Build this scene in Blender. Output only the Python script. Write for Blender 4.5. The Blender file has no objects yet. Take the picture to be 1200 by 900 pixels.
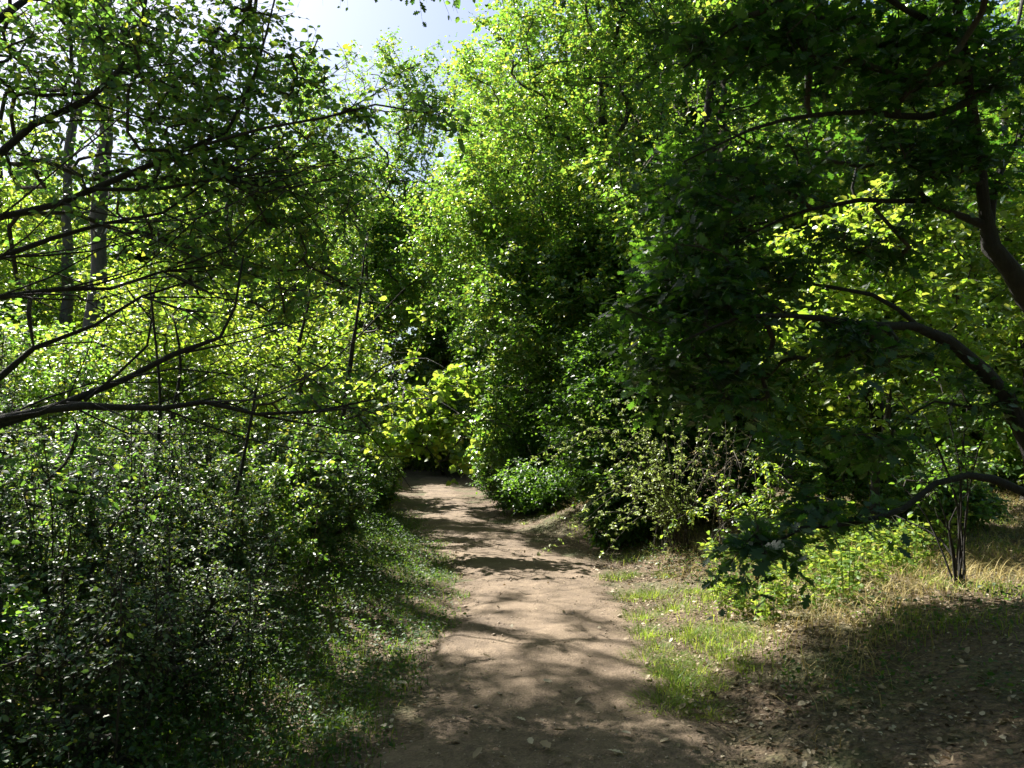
import bpy, math
import numpy as np
from mathutils import Vector

rng = np.random.default_rng(11)
C = bpy.context.scene.collection
R = math.radians
PITCH = R(3.8); F = 900.0; CAMH = 1.6
SUN_AZ = R(-46.0); SUN_EL = R(50.0)
S = np.array([math.sin(SUN_AZ) * math.cos(SUN_EL), math.cos(SUN_AZ) * math.cos(SUN_EL), math.sin(SUN_EL)])
UP = np.array([0, 0, 1.0])

# ------------------------------------------------------------------ small maths
def P(px, py, d):
    """World point seen at a pixel of the 1200x900 photograph, d metres ahead."""
    u = (px - 600) / F; v = (450 - py) / F
    y = math.cos(PITCH) - v * math.sin(PITCH); z = math.sin(PITCH) + v * math.cos(PITCH)
    k = d / y
    return np.array([u * k, d, CAMH + z * k])

def unit(v):
    return v / np.maximum(np.linalg.norm(v, axis=-1, keepdims=True), 1e-9)

def smooth(t):
    t = np.clip(t, 0, 1); return t * t * (3 - 2 * t)

_tab = rng.random((256, 256))
def noise2(x, y):
    x = np.asarray(x, float); y = np.asarray(y, float)
    xi = np.floor(x).astype(int); yi = np.floor(y).astype(int)
    fx = smooth(x - xi); fy = smooth(y - yi)
    g = lambda i, j: _tab[i % 256, j % 256]
    return (g(xi, yi) * (1 - fx) + g(xi + 1, yi) * fx) * (1 - fy) + (g(xi, yi + 1) * (1 - fx) + g(xi + 1, yi + 1) * fx) * fy

def noise3(p, s):
    q = np.asarray(p) / s
    return (noise2(q[..., 0] + 17.3, q[..., 1] + 3.1) + noise2(q[..., 1] + 41.7, q[..., 2] + 9.2) + noise2(q[..., 2] + 5.5, q[..., 0] + 77.1)) / 3

# ------------------------------------------------------------------ terrain and path
_py = np.array([-12, 0, 3.7, 5, 7.6, 10.3, 13, 16, 20, 24, 29, 36, 45, 60, 90])
_pc = np.array([-.2, 0, .08, .2, .3, .12, -.6, -1.25, -1.9, -2.4, -3.0, -4.6, -9, -18, -40])
_yy = np.linspace(-12, 90, 1021)
_cc = np.interp(_yy, _py, _pc)
_k = np.ones(15) / 15
_cc = np.convolve(np.pad(_cc, 7, mode='edge'), _k, mode='valid')
def path_c(y): return np.interp(y, _yy, _cc)
def path_wl(y): return np.interp(y, [0, 4, 9, 10.6, 12.5, 14.5, 18, 60], [.92, .9, .92, 1.4, 1.3, .72, .5, .48])
def path_wr(y): return np.interp(y, [0, 4, 7.5, 11, 14, 60], [.98, .98, .96, .82, .56, .52])

def ground(x, y):
    x = np.asarray(x, float); y = np.asarray(y, float)
    d = x - path_c(y)
    right = .34 * smooth((d - .85) / 2.2) + .03 * np.clip(d - 2.5, 0, 12)
    right = right + .22 * np.exp(-((x - 1.0) ** 2 / .5 + (y - 13.2) ** 2 / 1.6))
    left = .16 * smooth((-d - 1.0) / 1.4) + .02 * np.clip(-d - 2, 0, 12)
    edge = smooth((np.abs(d) - .75) / .6)
    n = (noise2(x * 1.3 + 9, y * 1.3) - .5) * .10 + (noise2(x * 4.1, y * 4.1 + 31) - .5) * .045 + (noise2(x * .4 + 3, y * .4) - .5) * .12
    return np.where(d > 0, right, left) + n * edge

# ------------------------------------------------------------------ where the sun comes through the trees
def dapple(gx, gy):
    a = noise2(gx * 2.2 + 5, gy * 1.5 + 8); b = noise2(gx * 5.3 + 50, gy * 3.6 + 2)
    return .6 * a + .4 * b
def lit_want(gx, gy):
    """0..1: how open the canopy is above a point of the ground along the sun's direction."""
    def box(x0, x1, y0, y1, e=.35):
        return smooth((gx - x0) / e + .5) * smooth((x1 - gx) / e + .5) * smooth((gy - y0) / e + .5) * smooth((y1 - gy) / e + .5)
    w = np.zeros_like(gx)
    wob = (noise2(gx * 1.1, gy * 1.1 + 60) - .5) * 1.0
    w = np.maximum(w, 1.0 * box(-.65, 1.5, 5.5, 9.3) * smooth((dapple(gx * 1.4, gy * 2.4) - (.39 + .05 * np.sin(gy * 4.1))) / .05))
    w = np.maximum(w, 1.0 * box(1.0, 3.4, 5.1 + .0 , 8.9, .5) * smooth((gy - (3.15 + 1.0 * gx) + wob * .8) / .5))
    w = np.maximum(w, box(-2.2, .3, 10.5, 11.6) * smooth((dapple(gx * 1.5, gy * 2.2) - .42) / .05))
    w = np.maximum(w, box(.1, 1.8, 12.6, 14.2, .3))
    w = np.maximum(w, box(-2.4, -.2, 14.5, 20.5) * smooth((dapple(gx * 1.3, gy * 1.8) - .47) / .05))
    w = np.maximum(w, box(-3.6, -1.5, 21, 27.5) * smooth((dapple(gx * 1.2, gy * 1.6) - .38) / .05))
    w = np.maximum(w, box(5.3, 10, 9.2, 12.8, .8) * smooth((dapple(gx, gy) - .3) / .2))
    w = np.maximum(w, box(-1.7, -.6, 5.7, 7.5) * smooth((dapple(gx, gy) - .48) / .06))
    w = np.maximum(w, box(-1.6, -.9, 4.0, 4.6, .2) * .8)
    return w
SUNNY = [(-3.3, 12.8, 3.2, 1.5, .95), (-4.8, 10.8, 2.6, 1.4, .95), (-7.0, 10.6, 2.4, 1.5, .9), (-2.2, 10.6, 2.4, 1.2, .92), (-1.0, 10.1, 1.8, .9, .92),
         (.2, 14.2, 6.5, 2.2, .85), (-.8, 15.5, 5.0, 1.4, .85), (.6, 14.4, 9.5, 2.2, .8), (1.4, 9.4, 1.5, 1.0, .95), (2.5, 8.3, 1.0, .8, .9),
         (5.6, 11.5, 4.2, 2.0, .95), (8.4, 12.3, 4.2, 1.9, .95), (2.6, 10.6, 6.0, 1.6, .8), (1.0, 14.6, 2.4, 1.0, .8), (1.6, 12.6, 4.2, 1.3, .8), (3.0, 7.2, .6, 1.0, .9), (-3.5, 18.8, 5.5, 1.6, .85), (-6.2, 17, 5.0, 1.8, .85), (-3.2, 6.0, 1.2, 1.0, .65), (-4.4, 6.2, 1.4, .9, .65), (-2.6, 4.4, .9, 1.0, .5), (-3.6, 4.6, 1.2, .9, .55), (4.2, 8.8, 3.2, 1.3, .95), (-2.0, 7.2, .9, .8, .6), (-5.5, 7.5, 1.5, 1.0, .6), (2.9, 7.6, .5, .7, .9), (-10.5, 16, 4.5, 2.0, .7)]
def sunlit_keep(p, strength=.97, sunny=True):
    t = p[:, 2] / S[2]
    gx = p[:, 0] - S[0] * t; gy = p[:, 1] - S[1] * t
    w = lit_want(gx, gy) * smooth((p[:, 2] - .7) / .6)
    for cx, cy_, cz, r, st in (SUNNY if sunny else []):      # openings in the canopy that let the sun onto a bush or a tree face
        v = p - np.array([cx, cy_, cz]); a = v @ S
        perp = np.linalg.norm(v - a[:, None] * S, axis=1)
        w = np.maximum(w, st * float(sunny) * smooth((a / r - .75) / .3) * smooth((1.15 - perp / r + (noise3(p, .5) - .5) * .8) / .3))
    return rng.random(len(p)) > w * strength

# ------------------------------------------------------------------ materials
def nd(nt, typ, x=0, y=0, **kw):
    n = nt.nodes.new(typ); n.location = (x, y)
    for k, v in kw.items():
        try: n.inputs[k].default_value = v
        except Exception: setattr(n, k, v)
    return n
def newmat(name):
    m = bpy.data.materials.new(name); m.use_nodes = True
    m.node_tree.nodes.clear(); return m, m.node_tree
def ramp(nt, fac, stops):
    r = nt.nodes.new('ShaderNodeValToRGB'); e = r.color_ramp.elements
    while len(e) > 1: e.remove(e[-1])
    e[0].position = stops[0][0]; e[0].color = (*stops[0][1], 1)
    for p_, c in stops[1:]:
        q = e.new(p_); q.color = (*c, 1)
    nt.links.new(fac, r.inputs[0]); return r.outputs[0]

def leafmat(name, cols, trans, tr=.5, gloss=.5, rough=.38):
    """cols: ramp over each leaf's own random value; trans: colour of the light let through."""
    m, nt = newmat(name); L = nt.links
    at = nd(nt, 'ShaderNodeAttribute'); at.attribute_name = 'rnd'
    col = ramp(nt, at.outputs['Fac'], cols)
    tcol = ramp(nt, at.outputs['Fac'], trans)
    dif = nd(nt, 'ShaderNodeBsdfDiffuse'); L.new(col, dif.inputs['Color'])
    tra = nd(nt, 'ShaderNodeBsdfTranslucent'); L.new(tcol, tra.inputs['Color'])
    mx = nd(nt, 'ShaderNodeMixShader'); mx.inputs[0].default_value = tr
    L.new(dif.outputs[0], mx.inputs[1]); L.new(tra.outputs[0], mx.inputs[2])
    gl = nd(nt, 'ShaderNodeBsdfGlossy'); gl.inputs['Roughness'].default_value = rough
    lw = nd(nt, 'ShaderNodeLayerWeight')                 # Schlick from the facing angle, alike for both sides of a leaf
    pw = nd(nt, 'ShaderNodeMath'); pw.operation = 'POWER'; L.new(lw.outputs['Facing'], pw.inputs[0]); pw.inputs[1].default_value = 4.0
    mu = nd(nt, 'ShaderNodeMath'); mu.operation = 'MULTIPLY_ADD'; L.new(pw.outputs[0], mu.inputs[0]); mu.inputs[1].default_value = .7 * gloss; mu.inputs[2].default_value = .06 * gloss
    m2 = nd(nt, 'ShaderNodeMixShader'); L.new(mu.outputs[0], m2.inputs[0])
    L.new(mx.outputs[0], m2.inputs[1]); L.new(gl.outputs[0], m2.inputs[2])
    o = nd(nt, 'ShaderNodeOutputMaterial'); L.new(m2.outputs[0], o.inputs[0])
    return m

def barkmat(name, c1, c2, scale=9):
    m, nt = newmat(name); L = nt.links
    tc = nd(nt, 'ShaderNodeTexCoord')
    mp = nd(nt, 'ShaderNodeMapping'); mp.inputs['Scale'].default_value = (scale, scale, scale * .25)
    L.new(tc.outputs['Object'], mp.inputs[0])
    n = nd(nt, 'ShaderNodeTexNoise', Scale=3.0, Detail=8.0, Roughness=.75); L.new(mp.outputs[0], n.inputs['Vector'])
    col = ramp(nt, n.outputs[0], [(.3, c1), (.7, c2)])
    b = nd(nt, 'ShaderNodeBsdfPrincipled', Roughness=.85); L.new(col, b.inputs['Base Color'])
    bp = nd(nt, 'ShaderNodeBump', Strength=1.0, Distance=.05); L.new(n.outputs[0], bp.inputs['Height']); L.new(bp.outputs[0], b.inputs['Normal'])
    o = nd(nt, 'ShaderNodeOutputMaterial'); L.new(b.outputs[0], o.inputs[0])
    return m

M = {}  # green leaf colours carry extra blue that stands in for cool shade
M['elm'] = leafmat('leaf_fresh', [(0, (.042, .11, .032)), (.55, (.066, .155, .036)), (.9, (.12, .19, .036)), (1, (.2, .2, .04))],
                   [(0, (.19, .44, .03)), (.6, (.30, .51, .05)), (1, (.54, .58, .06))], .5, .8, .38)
M['deep'] = leafmat('leaf_deep_shade', [(0, (.03, .075, .028)), (.7, (.045, .105, .034)), (1, (.08, .13, .034))],
                    [(0, (.15, .36, .03)), (1, (.30, .52, .04))], .45, .5, .4)  # part of the shade beneath the tall trees is in this leaf colour
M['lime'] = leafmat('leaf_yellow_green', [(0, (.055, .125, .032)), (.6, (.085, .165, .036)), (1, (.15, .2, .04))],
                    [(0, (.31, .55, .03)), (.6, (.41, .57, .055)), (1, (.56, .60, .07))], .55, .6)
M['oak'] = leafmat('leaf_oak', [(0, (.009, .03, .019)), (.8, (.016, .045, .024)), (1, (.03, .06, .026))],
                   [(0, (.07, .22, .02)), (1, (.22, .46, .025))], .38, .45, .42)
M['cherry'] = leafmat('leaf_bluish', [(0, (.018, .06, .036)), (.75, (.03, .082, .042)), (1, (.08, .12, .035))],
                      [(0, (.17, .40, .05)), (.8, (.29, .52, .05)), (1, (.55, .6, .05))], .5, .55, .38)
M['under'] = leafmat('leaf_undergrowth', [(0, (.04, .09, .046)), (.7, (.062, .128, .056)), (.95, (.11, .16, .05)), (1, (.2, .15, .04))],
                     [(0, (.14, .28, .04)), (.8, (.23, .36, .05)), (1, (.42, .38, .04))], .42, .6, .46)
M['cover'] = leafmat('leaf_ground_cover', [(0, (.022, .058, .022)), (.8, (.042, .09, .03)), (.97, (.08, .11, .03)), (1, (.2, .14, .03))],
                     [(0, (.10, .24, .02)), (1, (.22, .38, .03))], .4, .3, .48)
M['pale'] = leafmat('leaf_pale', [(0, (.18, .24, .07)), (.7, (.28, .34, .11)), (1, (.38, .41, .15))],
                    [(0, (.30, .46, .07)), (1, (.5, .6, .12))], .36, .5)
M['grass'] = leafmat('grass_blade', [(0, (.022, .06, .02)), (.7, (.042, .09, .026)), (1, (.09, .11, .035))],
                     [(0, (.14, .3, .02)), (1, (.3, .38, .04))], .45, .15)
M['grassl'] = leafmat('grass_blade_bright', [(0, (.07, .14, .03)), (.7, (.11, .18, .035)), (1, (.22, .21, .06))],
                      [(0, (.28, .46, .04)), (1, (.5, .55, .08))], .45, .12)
M['straw'] = leafmat('straw', [(0, (.24, .19, .07)), (.5, (.38, .31, .13)), (.85, (.5, .42, .21)), (1, (.2, .22, .05))],
                     [(0, (.25, .18, .06)), (1, (.4, .32, .12))], .35, .12)
M['litter'] = leafmat('dry_leaf', [(0, (.06, .046, .03)), (.35, (.15, .112, .068)), (.75, (.32, .255, .165)), (1, (.50, .44, .33))],
                      [(0, (.1, .06, .03)), (1, (.25, .17, .08))], .2, .2, .5)
M['bark'] = barkmat('bark_dark', (.012, .010, .008), (.04, .034, .028))
M['barkg'] = barkmat('bark_grey', (.05, .048, .042), (.14, .13, .11), 6)
M['twig'] = barkmat('bark_twig', (.05, .04, .03), (.10, .085, .065), 30)
M['deadw'] = barkmat('bark_dead', (.10, .085, .065), (.24, .21, .17), 30)

def groundmat():
    m, nt = newmat('woodland_soil'); L = nt.links
    tc = nd(nt, 'ShaderNodeTexCoord')
    n1 = nd(nt, 'ShaderNodeTexNoise', Scale=1.1, Detail=8.0, Roughness=.65); L.new(tc.outputs['Object'], n1.inputs['Vector'])
    n2 = nd(nt, 'ShaderNodeTexNoise', Scale=24.0, Detail=6.0, Roughness=.7); L.new(tc.outputs['Object'], n2.inputs['Vector'])
    v = nd(nt, 'ShaderNodeTexVoronoi', Scale=38.0); L.new(tc.outputs['Object'], v.inputs['Vector'])
    soil = ramp(nt, n2.outputs[0], [(.3, (.05, .035, .022)), (.55, (.13, .09, .055)), (.75, (.26, .19, .12))])
    moss = ramp(nt, n2.outputs[0], [(.3, (.03, .05, .015)), (.7, (.09, .11, .03))])
    fac = ramp(nt, n1.outputs[0], [(.48, (0, 0, 0)), (.62, (.7, .7, .7))])
    mx = nt.nodes.new('ShaderNodeMix'); mx.data_type = 'RGBA'
    L.new(fac, mx.inputs[0]); L.new(soil, mx.inputs[6]); L.new(moss, mx.inputs[7])
    b = nd(nt, 'ShaderNodeBsdfPrincipled', Roughness=.95); L.new(mx.outputs[2], b.inputs['Base Color'])
    ad = nd(nt, 'ShaderNodeMath'); ad.operation = 'ADD'; L.new(n2.outputs[0], ad.inputs[0]); L.new(v.outputs['Distance'], ad.inputs[1])
    bp = nd(nt, 'ShaderNodeBump', Strength=.8, Distance=.03); L.new(ad.outputs[0], bp.inputs['Height']); L.new(bp.outputs[0], b.inputs['Normal'])
    o = nd(nt, 'ShaderNodeOutputMaterial'); L.new(b.outputs[0], o.inputs[0])
    return m
def pathmat():
    m, nt = newmat('trodden_earth'); L = nt.links
    tc = nd(nt, 'ShaderNodeTexCoord')
    n1 = nd(nt, 'ShaderNodeTexNoise', Scale=1.3, Detail=8.0, Roughness=.68); L.new(tc.outputs['Object'], n1.inputs['Vector'])
    n2 = nd(nt, 'ShaderNodeTexNoise', Scale=55.0, Detail=8.0, Roughness=.75); L.new(tc.outputs['Object'], n2.inputs['Vector'])
    n3 = nd(nt, 'ShaderNodeTexNoise', Scale=9.0, Detail=5.0, Roughness=.65); L.new(tc.outputs['Object'], n3.inputs['Vector'])
    v = nd(nt, 'ShaderNodeTexVoronoi', Scale=70.0); L.new(tc.outputs['Object'], v.inputs['Vector'])
    a = nd(nt, 'ShaderNodeMath'); a.operation = 'MULTIPLY_ADD'; L.new(n2.outputs[0], a.inputs[0]); a.inputs[1].default_value = .45
    h = nd(nt, 'ShaderNodeMath'); h.operation = 'MULTIPLY'; L.new(n1.outputs[0], h.inputs[0]); h.inputs[1].default_value = .42
    L.new(h.outputs[0], a.inputs[2])
    a2 = nd(nt, 'ShaderNodeMath'); a2.operation = 'MULTIPLY_ADD'; L.new(n3.outputs[0], a2.inputs[0]); a2.inputs[1].default_value = .28; L.new(a.outputs[0], a2.inputs[2])
    col = ramp(nt, a2.outputs[0], [(.37, (.032, .022, .014)), (.49, (.082, .057, .036)), (.61, (.155, .111, .072)), (.77, (.27, .205, .14))])
    b = nd(nt, 'ShaderNodeBsdfPrincipled', Roughness=.92); L.new(col, b.inputs['Base Color'])
    ad = nd(nt, 'ShaderNodeMath'); ad.operation = 'MULTIPLY_ADD'; L.new(v.outputs['Distance'], ad.inputs[0]); ad.inputs[1].default_value = .5; L.new(a2.outputs[0], ad.inputs[2])
    bp = nd(nt, 'ShaderNodeBump', Strength=.7, Distance=.02); L.new(ad.outputs[0], bp.inputs['Height']); L.new(bp.outputs[0], b.inputs['Normal'])
    o = nd(nt, 'ShaderNodeOutputMaterial'); L.new(b.outputs[0], o.inputs[0])
    return m

# ------------------------------------------------------------------ mesh building
class MB:
    """Collects triangles, each with a material slot and each vertex with a random value, into ONE mesh."""
    def __init__(s): s.v = []; s.t = []; s.mi = []; s.r = []; s.n = 0
    def add(s, v, t, mi=0, rnd=None):
        if len(v) == 0: return
        s.v.append(v.astype(np.float32)); s.t.append((t + s.n).astype(np.int32))
        s.mi.append(np.full(len(t), mi, np.int32))
        s.r.append(np.zeros(len(v), np.float32) if rnd is None else rnd.astype(np.float32)); s.n += len(v)
    def build(s, name, mats, parent=None, origin=(0, 0, 0)):
        me = bpy.data.meshes.new(name)
        if s.n:
            v = np.concatenate(s.v) - np.asarray(origin, np.float32); t = np.concatenate(s.t); mi = np.concatenate(s.mi); r = np.concatenate(s.r)
            me.vertices.add(len(v)); me.vertices.foreach_set('co', v.ravel())
            me.loops.add(len(t) * 3); me.loops.foreach_set('vertex_index', t.ravel())
            me.polygons.add(len(t)); me.polygons.foreach_set('loop_start', np.arange(0, len(t) * 3, 3, dtype=np.int32))
            me.polygons.foreach_set('material_index', mi)
            a = me.attributes.new('rnd', 'FLOAT', 'POINT'); a.data.foreach_set('value', r)
            me.update(calc_edges=True); me.validate()
        for m in (mats if isinstance(mats, (list, tuple)) else [mats]): me.materials.append(m)
        o = bpy.data.objects.new(name, me); C.objects.link(o)
        if parent is not None: o.parent = parent
        else: o.location = origin
        return o

def tubes(mb, chains, sides=6, mi=0):
    """chains: list of (points Kx3, radii K)."""
    by = {}
    for p, r in chains: by.setdefault(len(p), []).append((p, r))
    for K, lst in by.items():
        if K < 2: continue
        p = np.stack([a for a, _ in lst]); r = np.stack([b for _, b in lst]); N = len(lst)
        t = np.gradient(p, axis=1); t = unit(t)
        ov = unit(p[:, -1] - p[:, 0])
        ref = np.where(np.abs(ov[:, 2:3]) > .7, np.array([[1.0, 0, 0]]), np.array([[0, 0, 1.0]]))[:, None, :]
        u = unit(np.cross(t, np.broadcast_to(ref, t.shape))); w = np.cross(t, u)
        an = np.arange(sides) * 2 * math.pi / sides
        ring = p[:, :, None] + r[:, :, None, None] * (u[:, :, None] * np.cos(an)[None, None, :, None] + w[:, :, None] * np.sin(an)[None, None, :, None])
        v = ring.reshape(-1, 3)
        k = np.arange(K - 1)[:, None] * sides; j = np.arange(sides)[None]; j2 = (j + 1) % sides
        a = (k + j).ravel(); b = (k + j2).ravel(); c = (k + sides + j2).ravel(); d = (k + sides + j).ravel()
        tri = np.concatenate([np.stack([a, b, c], 1), np.stack([a, c, d], 1)])
        cap = np.array([[(K - 1) * sides, (K - 1) * sides + q, (K - 1) * sides + q + 1] for q in range(1, sides - 1)])
        tri = np.concatenate([tri, cap])
        T = (tri[None] + (np.arange(N) * K * sides)[:, None, None]).reshape(-1, 3)
        mb.add(v, T, mi)

def half_leaf(half, tipz=-.12, fold=.12):
    """Leaf template from a half outline [(x, y)]: both halves fold up a little from the midrib."""
    xs = np.array([h[0] for h in half]); ys = np.array([h[1] for h in half]); n = len(half)
    mid = np.stack([xs, 0 * xs, tipz * xs ** 2], 1)
    l = np.stack([xs, ys, tipz * xs ** 2 + fold * ys], 1); r = l * np.array([1, -1, 1])
    v = np.concatenate([mid, l, r]); t = []
    for i in range(n - 1):
        t += [(i, i + 1, n + i + 1), (i, n + i + 1, n + i), (i, 2 * n + i + 1, i + 1), (i, 2 * n + i, 2 * n + i + 1)]
    return v, np.array(t)
def diamond(w=.32, fold=.3):
    v = np.array([[0, 0, 0], [1, 0, -.12], [.42, w, w * fold], [.42, -w, w * fold]]); return v, np.array([(0, 3, 1), (0, 1, 2)])
T_FAR = diamond(.33)
T_MID = (np.array([[0, 0, 0], [.5, 0, 0], [1, 0, -.14], [.25, .26, .07], [.65, .25, .04], [.25, -.26, .07], [.65, -.25, .04]]),
         np.array([(0, 1, 3), (3, 1, 4), (4, 1, 2), (0, 5, 1), (5, 6, 1), (6, 2, 1)]))
T_ROUND = (np.array([[0, 0, 0], [.5, 0, 0], [1, 0, -.14], [.12, .34, .08], [.6, .36, .05], [.12, -.34, .08], [.6, -.36, .05]]),
           np.array([(0, 1, 3), (3, 1, 4), (4, 1, 2), (0, 5, 1), (5, 6, 1), (6, 2, 1)]))
T_OAK = half_leaf([(0, .012), (.14, .03), (.22, .16), (.30, .17), (.34, .08), (.46, .28), (.56, .29), (.58, .12), (.70, .30), (.80, .25), (.80, .12), (.92, .14), (1.0, .02)])
T_CHERRY = half_leaf([(0, .01), (.1, .012), (.14, .12), (.3, .27), (.5, .30), (.72, .2), (.88, .08), (1, .0)], -.16, .18)
T_DRY = half_leaf([(0, .02), (.15, .15), (.35, .27), (.55, .22), (.75, .24), (.9, .1), (1, .01)], .25, .5)

def put_leaves(mb, pos, d, nrm, size, tmpl, mi=0, rnd=None):
    if len(pos) == 0: return
    tv, tt = tmpl
    d = unit(d); z = unit(nrm - d * np.sum(nrm * d, -1, keepdims=True)); y = np.cross(z, d)
    s = size[:, None, None]
    v = pos[:, None, :] + s * (tv[None, :, 0:1] * d[:, None] + tv[None, :, 1:2] * y[:, None] + tv[None, :, 2:3] * z[:, None])
    N, m = len(pos), len(tv)
    T = (tt[None] + (np.arange(N) * m)[:, None, None]).reshape(-1, 3)
    if rnd is None: rnd = rng.random(N)
    mb.add(v.reshape(-1, 3), T, mi, np.repeat(rnd, m))

def catmull(pts, step):
    p = np.asarray(pts, float); out = []
    q = np.concatenate([[2 * p[0] - p[1]], p, [2 * p[-1] - p[-2]]])
    for i in range(1, len(q) - 2):
        n = max(1, int(np.linalg.norm(q[i + 1][:3] - q[i][:3]) / step))
        for t in np.arange(n) / n:
            a, b, c, d = q[i - 1], q[i], q[i + 1], q[i + 2]
            out.append(.5 * (2 * b + (c - a) * t + (2 * a - 5 * b + 4 * c - d) * t * t + (3 * b - 3 * c + d - a) * t ** 3))
    out.append(p[-1]); return np.array(out)

# ------------------------------------------------------------------ things
def empty(name, loc, label, cat, group=None):
    o = bpy.data.objects.new(name, None); C.objects.link(o); o.location = loc
    o.empty_display_size = .2; o['label'] = label; o['category'] = cat
    if group: o['group'] = group
    return o
def tag(o, label=None, cat=None, group=None, kind=None):
    for k, v in (('label', label), ('category', cat), ('group', group), ('kind', kind)):
        if v: o[k] = v
    return o
def copy_thing(root, loc, rotz, scale, label):
    c = root.copy(); C.objects.link(c); c.location = loc; c.rotation_euler = (0, 0, rotz); c.scale = scale; c['label'] = label
    for ch in root.children:
        k = ch.copy(); C.objects.link(k); k.parent = c
        for g in ch.children:
            q = g.copy(); C.objects.link(q); q.parent = k
    return c

def tree(name, label, cat, base, trunks, limbs, clumps, leaf, size, tmpl, mat, bark, clump_r=.35, twigs=6, lpt=6, twig_r=.0025,
         group=None, droop=.15, flat=.6, leaf_up=.8, cull=True, draw_twigs=True, step=.22, maxr=.05, names=('trunk', 'limb', 'crown'), keepshape=1.0, sunny=True, limb_k=1.0, size_sd=.22, spread=.9, minside=3):
    """trunks / limbs: lists of polylines [(x, y, z, radius)]; clumps: Nx3 points where the leafy sprays sit."""
    base = np.asarray(base, float)
    root = empty(name, base, label, cat, group)
    pos = np.zeros((120000, 3)); par = np.full(120000, -1); rad = np.zeros(120000); n = 0
    def addchain(poly, parent=-1):
        nonlocal n
        q = catmull(poly, step); j = rng.normal(0, 1, (len(q), 3)) * q[:, 3:4] * .26; wv = rng.uniform(.88, 1.14, len(q))
        k0 = n
        for i, a in enumerate(q):
            pos[n] = a[:3] + j[i]; rad[n] = max(a[3] * wv[i], .002); par[n] = parent if i == 0 else n - 1; n += 1
        return q[:, :3] + j, np.maximum(q[:, 3] * wv, .002)
    for k, poly in enumerate(trunks):
        p_, r_ = addchain(poly); mb = MB(); tubes(mb, [(p_, r_)], 10)
        mb.build(names[0], bark, root, base)
    for poly in limbs:
        p_, r_ = addchain([(*a_[:3], a_[3] * limb_k) for a_ in poly]); mb = MB(); tubes(mb, [(p_, r_)], 7)
        mb.build(names[1], bark, root, base)
    n_fixed = n
    clumps = np.asarray(clumps, float)
    if cull: clumps = clumps[sunlit_keep(clumps, .92, sunny)]
    org = np.array([trunks[0][-1][0], trunks[0][-1][1], trunks[0][0][2] * .6 + trunks[0][-1][2] * .4]) if trunks else pos[0]
    order = np.argsort(np.linalg.norm(clumps - org, axis=1))
    chains = []; cdir = np.zeros((len(clumps), 3))
    for ci in order:
        c = clumps[ci]; dv = c - pos[:n]; d = np.linalg.norm(dv, axis=1)
        cost = d * (1 + .35 * (dv[:, 2] < -.1)) + .15 * (rad[:n] > .06)
        j = int(np.argmin(cost)); L = d[j]; m = max(2, int(L / step))
        pd = unit(pos[j] - pos[par[j]]) if par[j] >= 0 else UP
        ctrl = pos[j] + (pd * .35 + UP * .12) * L + rng.normal(0, .06, 3) * L
        t = (np.arange(1, m + 1) / m)[:, None]
        pts = (1 - t) ** 2 * pos[j] + 2 * t * (1 - t) * ctrl + t * t * c
        pts[:-1] += rng.normal(0, .02, (m - 1, 3)) * min(1, L)
        ids = np.arange(n, n + m); pos[ids] = pts; par[ids] = np.concatenate([[j], ids[:-1]]); n += m
        chains.append((j, ids)); cdir[ci] = unit(pts[-1] - (pts[-2] if m > 1 else pos[j]))
    cnt = np.zeros(n)
    for j, ids in chains: cnt[ids[-1]] += 1
    for i in range(n - 1, n_fixed - 1, -1):
        if par[i] >= 0: cnt[par[i]] += cnt[i]
    rad[n_fixed:n] = np.minimum(.0045 * np.maximum(cnt[n_fixed:n], 1) ** .48, maxr)
    mb = MB(); out = []
    for j, ids in chains:
        full = np.concatenate([[j], ids]); r_ = rad[full].copy(); r_[0] = min(r_[0], r_[1] * 1.1)
        out.append((pos[full], r_))
    tubes(mb, out, 5 if draw_twigs else minside, 1)
    # twigs and leaves
    N = len(clumps)
    if N:
        k = twigs
        d0 = np.repeat(cdir, k, 0) * .55 + unit(rng.normal(0, 1, (N * k, 3))) * spread
        d0[:, 2] *= flat; d0 = unit(d0)
        L = clump_r * rng.uniform(.5, 1.15, N * k)
        c0 = np.repeat(clumps, k, 0) - d0 * 0.02 + rng.normal(0, .05, (N * k, 3)) * clump_r
        # twigs start part way back along their branch
        c0 -= np.repeat(cdir, k, 0) * (rng.uniform(0, .55, N * k) * clump_r)[:, None]
        if draw_twigs:
            t = np.array([0, .5, 1.0])
            tp = c0[:, None] + d0[:, None] * (L[:, None] * t)[:, :, None]; tp[:, :, 2] -= droop * L[:, None] * t ** 2
            kt = sunlit_keep(tp[:, 1], .97, sunny) if cull else np.ones(N * k, bool)
            tubes(mb, [(tp[i], np.array([twig_r, twig_r * .7, twig_r * .35])) for i in range(N * k) if kt[i]], 3, 1)
        t = (np.arange(lpt) + .6) / (lpt - .1)
        t = np.clip(t[None] + rng.normal(0, .06, (N * k, lpt)), .05, 1.05)
        lp = c0[:, None] + d0[:, None] * (L[:, None] * t)[:, :, None]; lp[:, :, 2] -= droop * L[:, None] * t ** 2
        side = unit(np.cross(d0, UP)); sg = np.where(np.arange(lpt) % 2, 1.0, -1.0)
        ld = d0[:, None] * .55 + side[:, None] * sg[None, :, None] * .75 + rng.normal(0, .32, (N * k, lpt, 3)); ld[:, :, 2] -= .18
        ln = UP * leaf_up + rng.normal(0, .55, (N * k, lpt, 3))
        lp = lp.reshape(-1, 3); ld = ld.reshape(-1, 3); ln = ln.reshape(-1, 3)
        keep = rng.random(len(lp)) < keepshape
        if cull: keep &= sunlit_keep(lp, .97, sunny)
        lp, ld, ln = lp[keep], ld[keep], ln[keep]
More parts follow.
